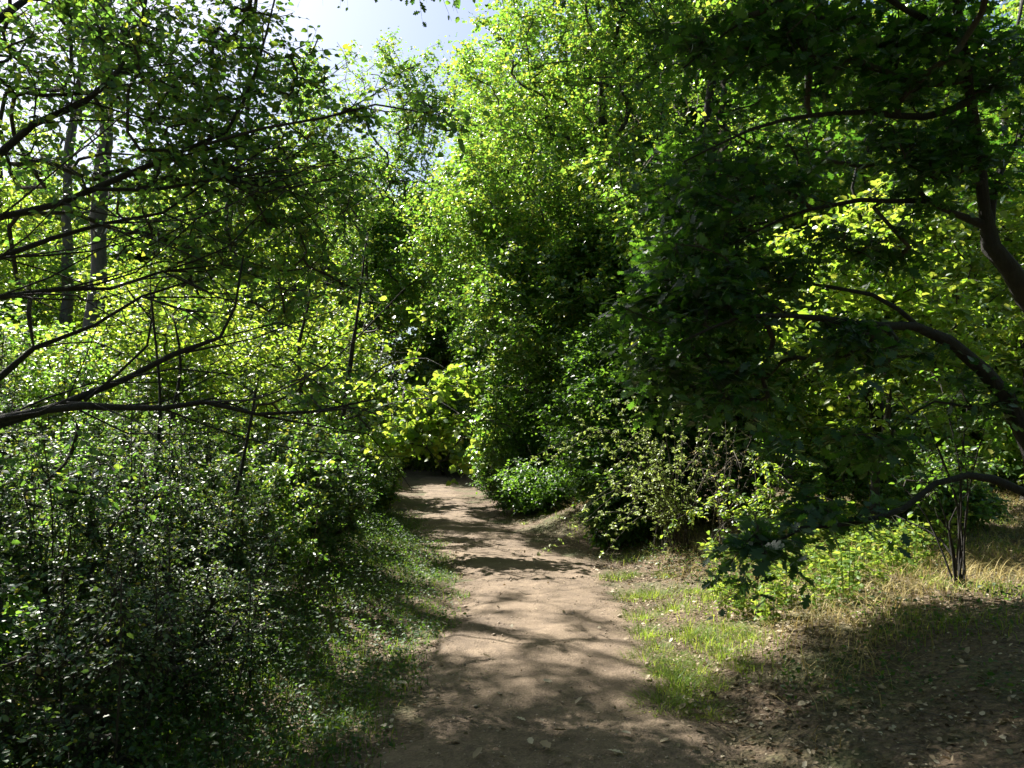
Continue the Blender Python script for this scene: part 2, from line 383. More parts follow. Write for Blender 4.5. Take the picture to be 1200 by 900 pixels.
        put_leaves(mb, lp, ld, ln, np.clip(size * rng.normal(1, size_sd, len(lp)), size * .4, size * 1.7), tmpl, 0)
    mb.build(names[2], [mat, M['twig'] if bark is not M['deadw'] else bark], root, base)
    return root

def blob(c, r, n, pw=.45, gap=.0, gs=1.0):
    """n points in an ellipsoid, biased outward, with uneven gaps."""
    c = np.asarray(c, float); r = np.asarray(r, float); out = np.zeros((0, 3))
    while len(out) < n:
        d = unit(rng.normal(0, 1, (n * 3, 3))) * rng.random((n * 3, 1)) ** pw
        p = c + d * r * (1 + .35 * (noise3(c + d * r, gs * 1.6)[:, None] - .5) * 2)
        p = p[noise3(p, gs) > gap]
        out = np.concatenate([out, p])
    return out[:n]
def screen(zones):
    """zones: (px, py, rx, ry, d0, d1, n): points spread through the depth range d0..d1."""
    out = []
    for cx, cy, rx, ry, d0, d1, n in zones:
        for _ in range(n):
            a = rng.uniform(0, 2 * math.pi); q = rng.random() ** .5
            out.append(P(cx + rx * q * math.cos(a), cy + ry * q * math.sin(a), rng.uniform(d0, d1)))
    return np.array(out)
def G(x, y): return np.array([x, y, float(ground(x, y))])
def poly(pts, r0, r1):
    k = len(pts); return [(*p, r0 + (r1 - r0) * i / (k - 1)) for i, p in enumerate(pts)]
def simple_trunk(x, y, h, r, lean=(0, 0), wob=.12):
    g = G(x, y); n = 6
    return [(g[0] + lean[0] * (i / n) ** 1.3 + rng.normal(0, wob) * (0 < i), g[1] + lean[1] * (i / n) ** 1.3 + rng.normal(0, wob) * (0 < i), g[2] - .1 + (h + .1) * i / n, r * (1.25 if i == 0 else 1) * (1 - .8 * i / n)) for i in range(n + 1)]

# ================================================================== SETTING
def axis(lo, hi, f0, f1, fine, far):
    a = list(np.arange(f0, f1 + 1e-6, fine)); s = fine
    x = f1
    while x < hi: s *= 1.35; x += s; a.append(x)
    x = f0; s = fine
    while x > lo: s *= 1.35; x -= s; a.insert(0, x)
    return np.array(a)
gx = axis(-250, 250, -7, 9, .13, 0); gy = axis(-60, 400, 1.0, 17, .13, 0)
X, Y = np.meshgrid(gx, gy, indexing='ij')
V = np.stack([X, Y, ground(X, Y)], -1).reshape(-1, 3)
nx, ny = len(gx), len(gy)
i, j = np.meshgrid(np.arange(nx - 1), np.arange(ny - 1), indexing='ij')
a = (i * ny + j).ravel(); b = a + ny
mb = MB(); mb.add(V, np.concatenate([np.stack([a, b, b + 1], 1), np.stack([a, b + 1, a + 1], 1)]))
tag(mb.build('ground', groundmat()), 'brown woodland soil rising a little beside the path', 'ground', kind='structure')

ys = np.concatenate([np.arange(-11, 2, .2), np.arange(2, 14, .045), np.arange(14, 70, .12)]); ny = len(ys); u = np.linspace(-1, 1, 45); nu = len(u)
jl = (noise2(ys * 1.7, 0 * ys + 3) - .5) * .36 + (noise2(ys * 7, 0 * ys + 8) - .5) * .22
jr = (noise2(ys * 1.7, 0 * ys + 13) - .5) * .36 + (noise2(ys * 7, 0 * ys + 18) - .5) * .22
xl = path_c(ys) - path_wl(ys) - jl; xr = path_c(ys) + path_wr(ys) + jr
X = xl[:, None] + (xr - xl)[:, None] * (u[None] + 1) / 2; Y = np.broadcast_to(ys[:, None], X.shape)
Z = ground(X, Y) + .022 - .05 * np.abs(u[None]) ** 5 + (noise2(X * 2.3, Y * 1.6) - .5) * .03 + (noise2(X * 5, Y * 5 + 9) - .5) * .02 + (noise2(X * 11, Y * 11) - .5) * .012
V = np.stack([X, Y, Z], -1).reshape(-1, 3)
i, j = np.meshgrid(np.arange(ny - 1), np.arange(nu - 1), indexing='ij')
a = (i * nu + j).ravel(); b = a + nu
mb = MB(); mb.add(V, np.concatenate([np.stack([a, a + 1, b + 1], 1), np.stack([a, b + 1, b], 1)]))
tag(mb.build('path', pathmat()), 'trodden bare earth footpath bending left between the trees', 'path', kind='structure')

# ================================================================== GROUND COVER (stuff)
def scatter(n, x0, x1, y0, y1, prob):
    """n candidate points, thinned by prob(d, x, y), more of them near the camera."""
    y = y0 + (y1 - y0) * rng.random(n) ** 1.6; x = rng.uniform(x0, x1, n)
    d = x - path_c(y)
    k = rng.random(n) < prob(d, x, y)
    return x[k], y[k], d[k]
def onground(x, y, h=0): return np.stack([x, y, ground(x, y) + h], 1)

# leaf litter
def pr(d, x, y):
    w = np.where(d > 0, smooth((d - .55) / .6) * (1 - .5 * smooth((noise2(x * 1.3 + 2, y * 1.3) - .4) / .2)), smooth((-d - .8) / .5) * .55)
    return np.clip(w * (.35 + noise2(x * 2, y * 2)), .02 + .22 * smooth((np.abs(d) - .55) / .35), 1)
x, y, d = scatter(190000, -4, 9, 2.4, 17, pr)
mb = MB(); n = len(x)
p = onground(x, y, .012 + .02 * (np.abs(d) < 1.0)); dirs = np.stack([rng.normal(0, 1, n), rng.normal(0, 1, n), rng.normal(0, .18, n)], 1)
nr = UP + rng.normal(0, .38, (n, 3))
kind = rng.random(n); lsz = rng.uniform(.008, .034, n) * np.where(rng.random(n) < .1, 1.7, 1)
for lo, hi, tm in ((0, .45, T_DRY), (.45, .75, T_ROUND), (.75, .9, T_OAK), (.9, 1.01, T_MID)):
    k = (kind >= lo) & (kind < hi); put_leaves(mb, p[k], dirs[k] + np.array([0, 0, .15]) * (rng.random((k.sum(), 1)) < .3), nr[k] + rng.normal(0, .25, (k.sum(), 3)), lsz[k], tm, 0)
tag(mb.build('leaf_litter', M['litter']), 'dry brown leaf litter over the bank and verges', 'leaf litter', kind='stuff')

def blades(mb, x, y, h, w, bend, mi=0):
    n = len(x); yaw = rng.uniform(0, 2 * math.pi, n); b = bend * rng.uniform(.2, 1, n)
    dx = np.cos(yaw); dy = np.sin(yaw); p0 = onground(x, y, -.005)
    t = np.array([0, .4, .75, 1.0]); ww = np.array([1, .85, .5, 0.0])
    V = np.zeros((n, 7, 3)); k = 0
    sx = -dy; sy = dx
    idx = 0
    for q in range(4):
        cx = p0[:, 0] + dx * b * h * t[q] ** 2; cy = p0[:, 1] + dy * b * h * t[q] ** 2; cz = p0[:, 2] + h * t[q] * (1 - .25 * b * t[q])
        if q < 3:
            for s_ in (-1, 1):
                V[:, idx] = np.stack([cx + s_ * sx * w * ww[q] / 2, cy + s_ * sy * w * ww[q] / 2, cz], 1); idx += 1
        else:
            V[:, idx] = np.stack([cx, cy, cz], 1)
    tt = np.array([(0, 1, 3), (0, 3, 2), (2, 3, 5), (2, 5, 4), (4, 5, 6)])
    T = (tt[None] + (np.arange(n) * 7)[:, None, None]).reshape(-1, 3)
    mb.add(V.reshape(-1, 3), T, mi, np.repeat(rng.random(n), 7))

# small broken twigs
def pt(d, x, y): return np.where(np.abs(d) < .9, .06, .6)
x, y, d = scatter(7000, -2, 8, 2.5, 13, pt)
n = len(x); a = rng.uniform(0, 6.28, n); L_ = rng.uniform(.02, .16, n); p0 = onground(x, y, .02); dv = np.stack([np.cos(a) * L_, np.sin(a) * L_, rng.normal(.1, .12, n) * L_], 1)
mb = MB(); tubes(mb, [(np.stack([p0[q], p0[q] + dv[q] * .5 + rng.normal(0, .12, 3) * L_[q], p0[q] + dv[q]]), np.array([.0025, .002, .0012]) * rng.uniform(.6, 1.5)) for q in range(n)], 3)
tag(mb.build('twig_litter', M['deadw']), 'broken dry twigs scattered over the bank and path edges', 'twigs', kind='stuff')
# short grass of the left verge
def pl(d, x, y): return smooth((-d - .72 + (noise2(y * 2.2, x * 2) - .5) * .35) / .3) * smooth((2.6 + d) / .8) * (.3 + .9 * noise2(x * 2.5, y * 2.5))
x, y, d = scatter(110000, -5, 0.5, 2.4, 16, pl)
mb = MB(); n = len(x)
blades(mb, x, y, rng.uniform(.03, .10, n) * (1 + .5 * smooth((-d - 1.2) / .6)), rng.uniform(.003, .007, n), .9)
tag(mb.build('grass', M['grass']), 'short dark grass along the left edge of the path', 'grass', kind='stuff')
# small broad leaved ground cover in the left verge
def pc(d, x, y): return smooth((-d - .76 + (noise2(y * 2.2, x * 2) - .5) * .4) / .35) * (.25 + .9 * noise2(x * 1.7 + 5, y * 1.7))
x, y, d = scatter(190000, -7, 0.5, 2.3, 15, pc)
n = len(x); hh = rng.random(n) ** 1.3 * (.06 + .34 * smooth((-d - 1.05) / .8))
mb = MB()
put_leaves(mb, onground(x, y, hh + .01), np.stack([rng.normal(0, 1, n), rng.normal(0, 1, n), rng.normal(-.1, .3, n)], 1), UP + rng.normal(0, .45, (n, 3)), rng.uniform(.015, .04, n), T_MID, 0)
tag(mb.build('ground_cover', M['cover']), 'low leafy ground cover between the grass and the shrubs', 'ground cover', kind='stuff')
def pc2(d, x, y): return smooth((d - 1.15) / .5) * smooth((noise2(x * 1.1 + 40, y * 1.1) - .42) / .2) * .8
x, y, d = scatter(42000, 0, 8, 2.4, 13, pc2)
n = len(x); hh = rng.random(n) ** 1.5 * .14
mb = MB()
put_leaves(mb, onground(x, y, hh + .01), np.stack([rng.normal(0, 1, n), rng.normal(0, 1, n), rng.normal(-.1, .3, n)], 1), UP + rng.normal(0, .45, (n, 3)), rng.uniform(.015, .042, n), T_MID, 0)
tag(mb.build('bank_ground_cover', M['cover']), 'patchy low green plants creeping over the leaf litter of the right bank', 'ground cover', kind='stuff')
# straw and thin yellow grass on the right bank
def ps(d, x, y): return smooth((d - 1.25) / .7) * smooth((x - .6) / 1) * smooth((y - 2.4 - .85 * x) / 1.2) * (.2 + 1.6 * noise2(x * 1.3 + 2, y * 1.3) ** 2)
x, y, d = scatter(130000, 0, 10, 2.8, 14, ps)
mb = MB(); n = len(x)
blades(mb, x, y, rng.uniform(.06, .3, n) * rng.uniform(.5, 1, n), rng.uniform(.003, .007, n), 2.2)
tag(mb.build('dry_grass', M['straw']), 'bent straw coloured dry grass on the right bank', 'dry grass', kind='stuff')
def pg(d, x, y): return smooth((d - 1.0) / .35) * smooth((noise2(x * 1.9 + 22, y * 1.6) - .5) / .2) * smooth((y - 4.6) / .6)
x, y, d = scatter(45000, 0, 7, 3.2, 13, pg)
mb = MB(); n = len(x)
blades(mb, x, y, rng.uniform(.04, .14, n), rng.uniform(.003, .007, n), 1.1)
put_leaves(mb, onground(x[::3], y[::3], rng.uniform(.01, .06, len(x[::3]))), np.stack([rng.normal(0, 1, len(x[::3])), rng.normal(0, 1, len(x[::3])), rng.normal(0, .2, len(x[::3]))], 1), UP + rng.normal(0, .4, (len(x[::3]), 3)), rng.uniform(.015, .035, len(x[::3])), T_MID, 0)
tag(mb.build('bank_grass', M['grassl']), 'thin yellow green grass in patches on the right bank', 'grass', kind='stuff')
# small stones on the path
n = 2600; y = 2.6 + 12 * rng.random(n) ** 1.6; x = path_c(y) + rng.uniform(-.9, .95, n)
ico = np.array([(1, 0, 0), (-1, 0, 0), (0, 1, 0), (0, -1, 0), (0, 0, 1), (0, 0, -1)], float)
it = np.array([(0, 2, 4), (2, 1, 4), (1, 3, 4), (3, 0, 4), (2, 0, 5), (1, 2, 5), (3, 1, 5), (0, 3, 5)])
sz = rng.uniform(.003, .010, n) * rng.uniform(.6, 1.2, n) * np.where(rng.random(n) < .05, 2.2, 1)
V = ico[None] * sz[:, None, None] * rng.uniform(.6, 1.4, (n, 6, 1)); V[:, :, 2] *= .6
V += (onground(x, y) + np.array([0, 0, .024]))[:, None]
mb = MB(); mb.add(V.reshape(-1, 3), (it[None] + (np.arange(n) * 6)[:, None, None]).reshape(-1, 3))
sm, nt = newmat('pebble'); b_ = nd(nt, 'ShaderNodeBsdfPrincipled', Roughness=.85); b_.inputs['Base Color'].default_value = (.33, .26, .2, 1)
nt.links.new(b_.outputs[0], nd(nt, 'ShaderNodeOutputMaterial').inputs[0])
tag(mb.build('gravel', sm), 'small pebbles trodden into the earth path', 'gravel', kind='stuff')

# fallen leaves on the path, one object each
proto = []
for q in range(5):
    mb = MB(); put_leaves(mb, np.zeros((1, 3)) + np.array([-.5, 0, 0]) * .08, np.array([[1, 0, 0.]]), np.array([[0, rng.normal(0, .15), 1.]]), np.array([.08 if q % 2 else .06]), T_DRY if q < 3 else T_OAK, 0, np.array([[.95, .7, .85, 1.0, .5][q]]))
    proto.append(mb)
spots = [(622, 870), (640, 876), (700, 838), (610, 842), (550, 840), (585, 815), (800, 830), (760, 795), (530, 868), (430, 868), (470, 800), (545, 800), (680, 822), (860, 800),
         (505, 775), (735, 862), (655, 858), (590, 890), (720, 880), (490, 845), (640, 800), (570, 770), (690, 770), (520, 730), (745, 725), (600, 735), (560, 885), (780, 870), (450, 850), (665, 890)]
me = []
for q, mb in enumerate(proto):
    o = mb.build('fallen_leaf', M['litter']); me.append(o)
for q, (px, py) in enumerate(spots):
    d_ = 3.7 + 0; w = P(px, py, 1.0); k = (CAMH - .03) / (CAMH - w[2]); x_, y_ = w[0] * k, k
    o = me[q] if q < 5 else me[q % 5].copy()
    if q >= 5: C.objects.link(o)
    o.location = (x_, y_, float(ground(x_, y_)) + .034); s_ = rng.uniform(.7, 1.15); o.scale = (s_, s_, s_)
    o.rotation_euler = (rng.normal(0, .12), rng.normal(0, .12), rng.uniform(0, 6.28))
    tag(o, 'pale dry fallen leaf lying flat on the bare earth path', 'fallen leaf', 'fallen leaves on the path')

# ================================================================== RIGHT: the oak
KR = .64
stem1 = [(*G(6.0, 7.2), .2), (5.75, 7.1, 1.0, .17), (*P(1255, 450, 6.8), .15), (*P(1205, 350, 6.6), .13), (*P(1165, 287, 6.5), .115), (*P(1149, 245, 6.5), .085), (*P(1146, 185, 6.4), .075), (*P(1136, 100, 6.3), .065), (*P(1122, 0, 6.2), .055), (*P(1105, -180, 6.1), .035), (*P(1090, -330, 6.0), .02)]
stem2 = [(6.0, 7.2, .7, .15), (*P(1250, 590, 6.1), .12), (*P(1205, 515, 6.0), .105), (*P(1178, 465, 6.0), .095), (*P(1150, 430, 5.9), .08), (*P(1112, 400, 5.8), .066), (*P(1070, 384, 5.7), .05), (*P(1000, 378, 5.5), .04), (*P(930, 370, 5.4), .03), (*P(865, 372, 5.2), .018), (*P(800, 400, 5.1), .008)]
stem1 = [(*a_[:3], a_[3] * KR) for a_ in stem1]; stem2 = [(*a_[:3], a_[3] * KR) for a_ in stem2]
limbs = [poly([P(1150, 262, 6.5), P(1122, 250, 6.4), P(1085, 238, 6.3), P(1035, 235, 6.2), P(980, 239, 6.1), P(920, 255, 6.0), P(850, 290, 5.8)], .05, .008),
         poly([P(1140, 120, 6.3), P(1085, 136, 6.2), P(1020, 133, 6.0), P(950, 134, 5.8), P(880, 152, 5.6), P(800, 190, 5.5)], .045, .008),
         poly([P(1149, 215, 6.4), P(1120, 211, 6.3), P(1095, 210, 6.2), P(1060, 190, 6.0)], .022, .008),
         poly([P(1160, 275, 6.5), P(1166, 215, 6.6), P(1180, 185, 6.7), P(1215, 120, 6.8), P(1240, 0, 6.9)], .06, .02),
         poly([P(1270, 620, 5.6), P(1200, 575, 5.2), P(1135, 556, 5.1), P(1095, 566, 5.0), P(1062, 597, 4.9), P(1000, 612, 4.7), P(940, 618, 4.5), P(900, 640, 4.4), P(888, 680, 4.35)], .045, .006),
         poly([P(1130, 50, 6.2), P(1060, 10, 6.0), P(980, -20, 5.8), P(880, 20, 5.6), P(800, 80, 5.4)], .045, .008),
         poly([P(1112, -100, 6.1), P(960, -200, 5.6), P(780, -230, 5.2), P(640, -220, 4.9)], .045, .01),
         poly([P(1080, 386, 5.7), P(1020, 345, 5.8), P(930, 330, 6.0), P(860, 300, 6.2)], .03, .008),
         poly([P(1185, 470, 6.0), P(1140, 478, 5.9), P(1095, 470, 5.8), P(1050, 500, 5.6)], .025, .007)]
def shade(n, box, hrange, xlim, ylim, left_ok=False):  # crown points placed up the sun's line from what they should shade
    out = []
    while len(out) < n:
        g_ = np.array([rng.uniform(box[0], box[1]), rng.uniform(box[2], box[3]), rng.uniform(box[4], box[5])])
        h = rng.uniform(*hrange); p = g_ + S * (h - g_[2]) / S[2]
        out_of_frame = p[2] > CAMH + .62 * p[1]; left_crown = 600 + F * p[0] / p[1] < 430 and p[2] > CAMH + (.26 if p[1] < 10 else .1) * p[1]
        if not (out_of_frame or (left_crown and left_ok)) or not (xlim[0] < p[0] < xlim[1] and ylim[0] < p[1] < ylim[1]): continue
        if noise3(p, .8) < .36: continue
        out.append(p)
    return np.array(out)
oak_shade = np.concatenate([shade(330, (.6, 4.5, 4.6, 7.5, 1.0, 4.5), (5.2, 9), (-1.2, 6), (3, 9)), screen([(800, 280, 45, 110, 6.6, 8.4, 60), (900, 170, 100, 90, 6.8, 8.0, 30)])])  # added crown clumps, mostly above the view, that keep the oak shaded
cherry_shade = np.concatenate([shade(190, (-.8, 1.4, 5.5, 9.4, 0, .1), (4.2, 8.5), (-9, -1.7), (6, 14.5), True), shade(150, (-2.2, -.3, 2.8, 6.0, 0, .2), (3.6, 7.5), (-7.5, -1.4), (3, 12), True), shade(150, (-2.2, -.5, 2.8, 8.5, 0, .2), (3.4, 7.5), (-7.5, -2), (3, 12), True), shade(560, (-1.2, 2.2, 2.6, 5.3, 0, .2), (4.2, 9), (-7, -.3), (3, 10)), shade(150, (.6, 3.5, 4.6, 7.0, 1.5, 4), (6, 9.5), (-6, -.8), (4, 10.5)), shade(640, (1.5, 5.6, 2.2, 5.4, 0, .4), (4.6, 9.5), (-5.5, 1.6), (3, 11))])  # added crown clumps aimed to shade the foreground, verge, path and corner
zones = [(815, 260, 60, 115, 5.2, 6.6, 50), (770, 400, 45, 75, 5.3, 6.6, 34), (1000, 60, 120, 60, 5.6, 7, 26), (1120, 200, 60, 60, 6, 7, 14), (860, 455, 55, 40, 5.0, 6.0, 15), (1000, 405, 100, 26, 5.2, 6.2, 20), (890, 40, 120, 50, 5.3, 6.8, 42),
         (1110, 50, 110, 75, 5.8, 7, 60), (1020, 285, 80, 22, 5.8, 6.6, 15), (1085, 180, 85, 40, 5.8, 6.6, 26), (900, 215, 60, 30, 5.5, 6.5, 15), (970, 530, 90, 28, 4.7, 5.6, 9),
         (886, 632, 16, 46, 4.3, 4.5, 8), (1000, 600, 70, 12, 4.6, 5.0, 6), (1140, 470, 30, 30, 5.7, 6.2, 6), (1165, 150, 40, 60, 6.3, 7, 12), (860, 350, 55, 40, 5.2, 6, 12), (920, 320, 22, 18, 5.8, 6.2, 6),
         (1000, -130, 300, 110, 4.8, 7.5, 120), (1150, -330, 260, 160, 5, 8, 90), (760, -260, 200, 120, 4.4, 6.2, 70)]
oak_shade = np.concatenate([oak_shade, blob((2.2, 3.2, 7.2), (3.2, 2.6, 1.6), 230, .5, .36, .9)])  # overhead crown added to hold sky light off the foreground
tree('oak_tree', 'dark spreading oak leaning in over the right bank with crooked black limbs', 'tree', G(6.0, 7.2), [stem1, stem2], limbs, np.concatenate([screen([(*z_[:6], z_[6] if True else 0) for z_ in zones]), oak_shade]),
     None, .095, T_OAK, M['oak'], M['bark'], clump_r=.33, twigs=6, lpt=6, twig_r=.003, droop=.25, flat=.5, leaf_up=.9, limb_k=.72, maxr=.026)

# coppiced shrub on the bank
b0 = G(3.72, 6.45); stems = []
for px, py, r_ in [(1118, 470, .007), (1085, 490, .007), (1135, 460, .007), (1062, 520, .006), (1102, 450, .007), (1160, 480, .006), (1040, 600, .008), (1126, 540, .006), (1075, 580, .006), (1030, 540, .006), (1150, 560, .006), (1096, 520, .006)]:
    e = P(px, py, 6.45 + rng.uniform(-.4, .5)); m_ = b0 * .55 + e * .45 + np.array([(b0[0] - e[0]) * .18, 0, .12]) + rng.normal(0, .03, 3)
    stems.append([(*(b0 + rng.normal(0, .03, 3) * np.array([1, 1, 0]) - np.array([0, 0, .05])), r_ * 1.5), (*m_, r_), (*e, r_ * .5)])
cl = np.concatenate([np.array([s[-1][:3] for s in stems]) + rng.normal(0, .1, (len(stems), 3)), screen([(1090, 510, 60, 60, 6.1, 6.9, 16)])])
tree('coppiced_shrub', 'clump of thin upright brown stems growing on the right bank under the oak', 'shrub', b0, stems, [], cl, None, .05, T_MID, M['deep'], M['bark'], clump_r=.28, twigs=4, lpt=5, names=('stem', 'stem', 'foliage'), step=.15)

# ---------------------------------------------------------------- arching pale shrubs
def arching(name, label, x, y, tips, h, nleaf, size, mat, bark=None, r=.009, group=None, dens=1.0, spray=.15):
    g = G(x, y); stems = []; cl = []
    for tpos in tips:
        tpos = np.asarray(tpos); mid = g * .5 + tpos * .5; mid[2] = max(g[2], tpos[2]) + h * rng.uniform(.1, .35) if tpos[2] < g[2] + h else mid[2] + .2
        b_ = g + rng.normal(0, .1, 3) * np.array([1, 1, 0])
        st = [(*(b_ - np.array([0, 0, .04])), r), (*(b_ * .75 + mid * .25 + np.array([0, 0, .2])), r * .9), (*mid, r * .7), (*(mid * .4 + tpos * .6 + np.array([0, 0, .05])), r * .5), (*tpos, r * .25)]
        stems.append(st); q = catmull(st, .12)[:, :3]; q = q[int(len(q) * .25):]
        cl.append(q + rng.normal(0, .03, q.shape))
    return tree(name, label, 'shrub', g, stems, [], np.concatenate(cl), None, size, T_MID, mat, bark or M['twig'], clump_r=spray, twigs=nleaf, lpt=6, group=group, names=('stem', 'stem', 'foliage'), step=.12, cull=False, droop=.25, flat=.8, keepshape=dens, spread=.7, leaf_up=1.3)
tips = [P(655, 545, 9.3), P(690, 500, 9.4), P(720, 470, 9.8), P(745, 462, 9.6), P(790, 490, 9.8), P(715, 570, 9.0), P(740, 610, 8.8), P(700, 590, 9.2), P(820, 520, 9.6), P(770, 560, 8.9), P(730, 535, 9.1), P(680, 530, 9.6), P(760, 510, 9.4), P(800, 560, 9.2), P(720, 640, 8.9), P(705, 600, 9.6), P(770, 630, 8.8)]
tips = [np.array([2.3, 9.9, 1.0]) + (t_ - np.array([2.3, 9.9, 1.0])) * 1.12 for t_ in tips]; tips = tips + [t_ + rng.normal(0, .2, 3) for t_ in tips] + [P(px_, py_, d_) for px_, py_, d_ in [(860, 500, 9.2), (880, 545, 9.0), (840, 470, 9.5), (850, 580, 8.8), (800, 465, 9.6)]]
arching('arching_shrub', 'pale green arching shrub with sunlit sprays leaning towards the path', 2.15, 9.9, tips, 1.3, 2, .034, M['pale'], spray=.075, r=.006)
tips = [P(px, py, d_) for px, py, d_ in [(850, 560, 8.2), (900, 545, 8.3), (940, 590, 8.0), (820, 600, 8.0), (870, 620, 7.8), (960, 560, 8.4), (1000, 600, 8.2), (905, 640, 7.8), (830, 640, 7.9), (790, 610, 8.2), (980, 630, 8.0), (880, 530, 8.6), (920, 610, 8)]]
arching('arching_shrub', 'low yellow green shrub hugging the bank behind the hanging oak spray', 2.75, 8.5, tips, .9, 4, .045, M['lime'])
tips = [P(px, py, d_) for px, py, d_ in [(805, 520, 8.8), (830, 505, 8.9), (862, 500, 9), (880, 515, 9), (890, 540, 9.2), (800, 555, 8.6), (840, 535, 8.8), (815, 580, 8.6), (870, 560, 8.8), (850, 490, 9.1)]]
arching('dead_shrub', 'bare grey brown brushwood of dry twigs beside the pale arching shrub', 2.55, 9.2, tips, 1.0, 2, .02, M['straw'], M['deadw'], .006, dens=.25)

# ================================================================== RIGHT: the wall of trees
DENS = 1.75; BIG = 1.2
def std_tree(name, label, cat, x, y, h, r, blobs, mat, size, tmpl, lean=(0, 0), bark=None, clump_r=.45, twigs=6, lpt=7, group=None, draw=False, cull=True, **kw):
    tr = simple_trunk(x, y, h, r, lean)
    blobs = [(b_[0], b_[1], int(b_[2] * DENS), *b_[3:]) for b_ in blobs]
    cl = np.concatenate([blob(*b_) for b_ in blobs]); cl = cl[cl[:, 2] > ground(cl[:, 0], cl[:, 1]) + .25]
    return tree(name, label, cat, G(x, y), [tr], [], cl, None, size * BIG, tmpl, mat, bark or M['bark'], clump_r=clump_r, twigs=twigs, lpt=lpt, group=group, draw_twigs=draw, cull=cull, step=.35, **kw)
std_tree('elm_tree', 'tall bright green tree walling the right side of the path, sunlit on its left', 'tree', 1.9, 15.0, 12.5, .17,
         [((1.2, 14.6, 7.2), (2.5, 2.2, 3.6), 900, .36, .36, 1.1), ((2.2, 14.5, 11), (2.2, 2.2, 3.0), 500, .38, .36, 1.1), ((3.6, 15.6, 9.0), (2.4, 1.8, 3.8), 560, .38, .36, 1.1), ((2.2, 13.4, 5.0), (1.6, 1.0, 2.6), 260, .4, .36, .9), ((1.4, 13.8, 4.2), (2.2, 1.8, 1.9), 330, .45, .35, .8), ((-.7, 15.6, 5.4), (1.5, 1.5, 2.4), 260, .45, .33, .8)], M['elm'], .066, T_FAR, clump_r=.5, twigs=8, lpt=9, sunny=.45)
std_tree('elm_tree', 'bushy mid green tree between the tall bright tree and the oak', 'tree', 3.3, 11.6, 9.5, .13,
         [((3.1, 11.2, 6.2), (1.9, 1.5, 3.4), 480, .42, .42, 1.0), ((3.2, 11.2, 2.9), (1.8, 1.2, 1.6), 220, .42, .38, .8)], M['elm'], .07, T_FAR, clump_r=.48, twigs=8, lpt=9)
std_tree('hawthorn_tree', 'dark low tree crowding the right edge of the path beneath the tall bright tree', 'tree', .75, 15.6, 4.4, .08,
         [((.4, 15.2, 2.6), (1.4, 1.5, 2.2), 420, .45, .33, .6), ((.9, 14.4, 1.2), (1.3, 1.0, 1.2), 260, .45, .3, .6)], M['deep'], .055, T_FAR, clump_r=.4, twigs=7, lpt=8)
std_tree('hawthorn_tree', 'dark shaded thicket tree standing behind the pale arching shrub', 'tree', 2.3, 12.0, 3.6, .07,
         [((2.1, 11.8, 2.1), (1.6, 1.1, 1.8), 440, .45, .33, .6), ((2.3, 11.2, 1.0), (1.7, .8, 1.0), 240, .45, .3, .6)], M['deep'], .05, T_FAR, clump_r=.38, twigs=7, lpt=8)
std_tree('birch_tree', 'thin wispy pale tree top showing against the white sky', 'tree', -.4, 23.0, 13.0, .10,
         [((-.3, 23, 11.6), (1.6, 1.4, 2.6), 200, .5, .42, .8), ((.2, 23, 7), (2.3, 2, 3), 260, .5, .36, .9)], M['elm'], .07, T_FAR, clump_r=.42, twigs=6, lpt=6)
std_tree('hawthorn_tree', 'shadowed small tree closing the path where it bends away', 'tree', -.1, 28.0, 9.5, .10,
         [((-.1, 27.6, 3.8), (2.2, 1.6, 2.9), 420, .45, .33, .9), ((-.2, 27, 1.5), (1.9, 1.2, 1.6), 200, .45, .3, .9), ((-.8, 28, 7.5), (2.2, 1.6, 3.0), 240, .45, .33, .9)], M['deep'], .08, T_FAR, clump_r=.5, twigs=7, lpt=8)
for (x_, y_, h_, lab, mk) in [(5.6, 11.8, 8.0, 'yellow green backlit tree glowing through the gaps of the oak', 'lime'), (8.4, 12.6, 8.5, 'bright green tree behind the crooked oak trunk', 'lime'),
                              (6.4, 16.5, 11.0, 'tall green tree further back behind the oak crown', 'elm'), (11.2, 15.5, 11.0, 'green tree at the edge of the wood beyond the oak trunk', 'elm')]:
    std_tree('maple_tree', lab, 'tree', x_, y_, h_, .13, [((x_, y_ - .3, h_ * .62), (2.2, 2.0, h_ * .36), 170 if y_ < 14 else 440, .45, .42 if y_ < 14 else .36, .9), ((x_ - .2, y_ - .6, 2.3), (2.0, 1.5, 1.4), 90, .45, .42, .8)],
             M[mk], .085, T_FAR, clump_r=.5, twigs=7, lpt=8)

std_tree('maple_tree', 'slim young bright tree added between the oak and the trees behind it for backlit gaps', 'tree', 4.2, 8.9, 5.0, .05, [((4.2, 8.8, 3.2), (1.3, 1.0, 1.7), 95, .45, .4, .7)], M['lime'], .075, T_MID, clump_r=.4, twigs=6, lpt=6)  # added so that sunlit leaves show through the gaps of the oak
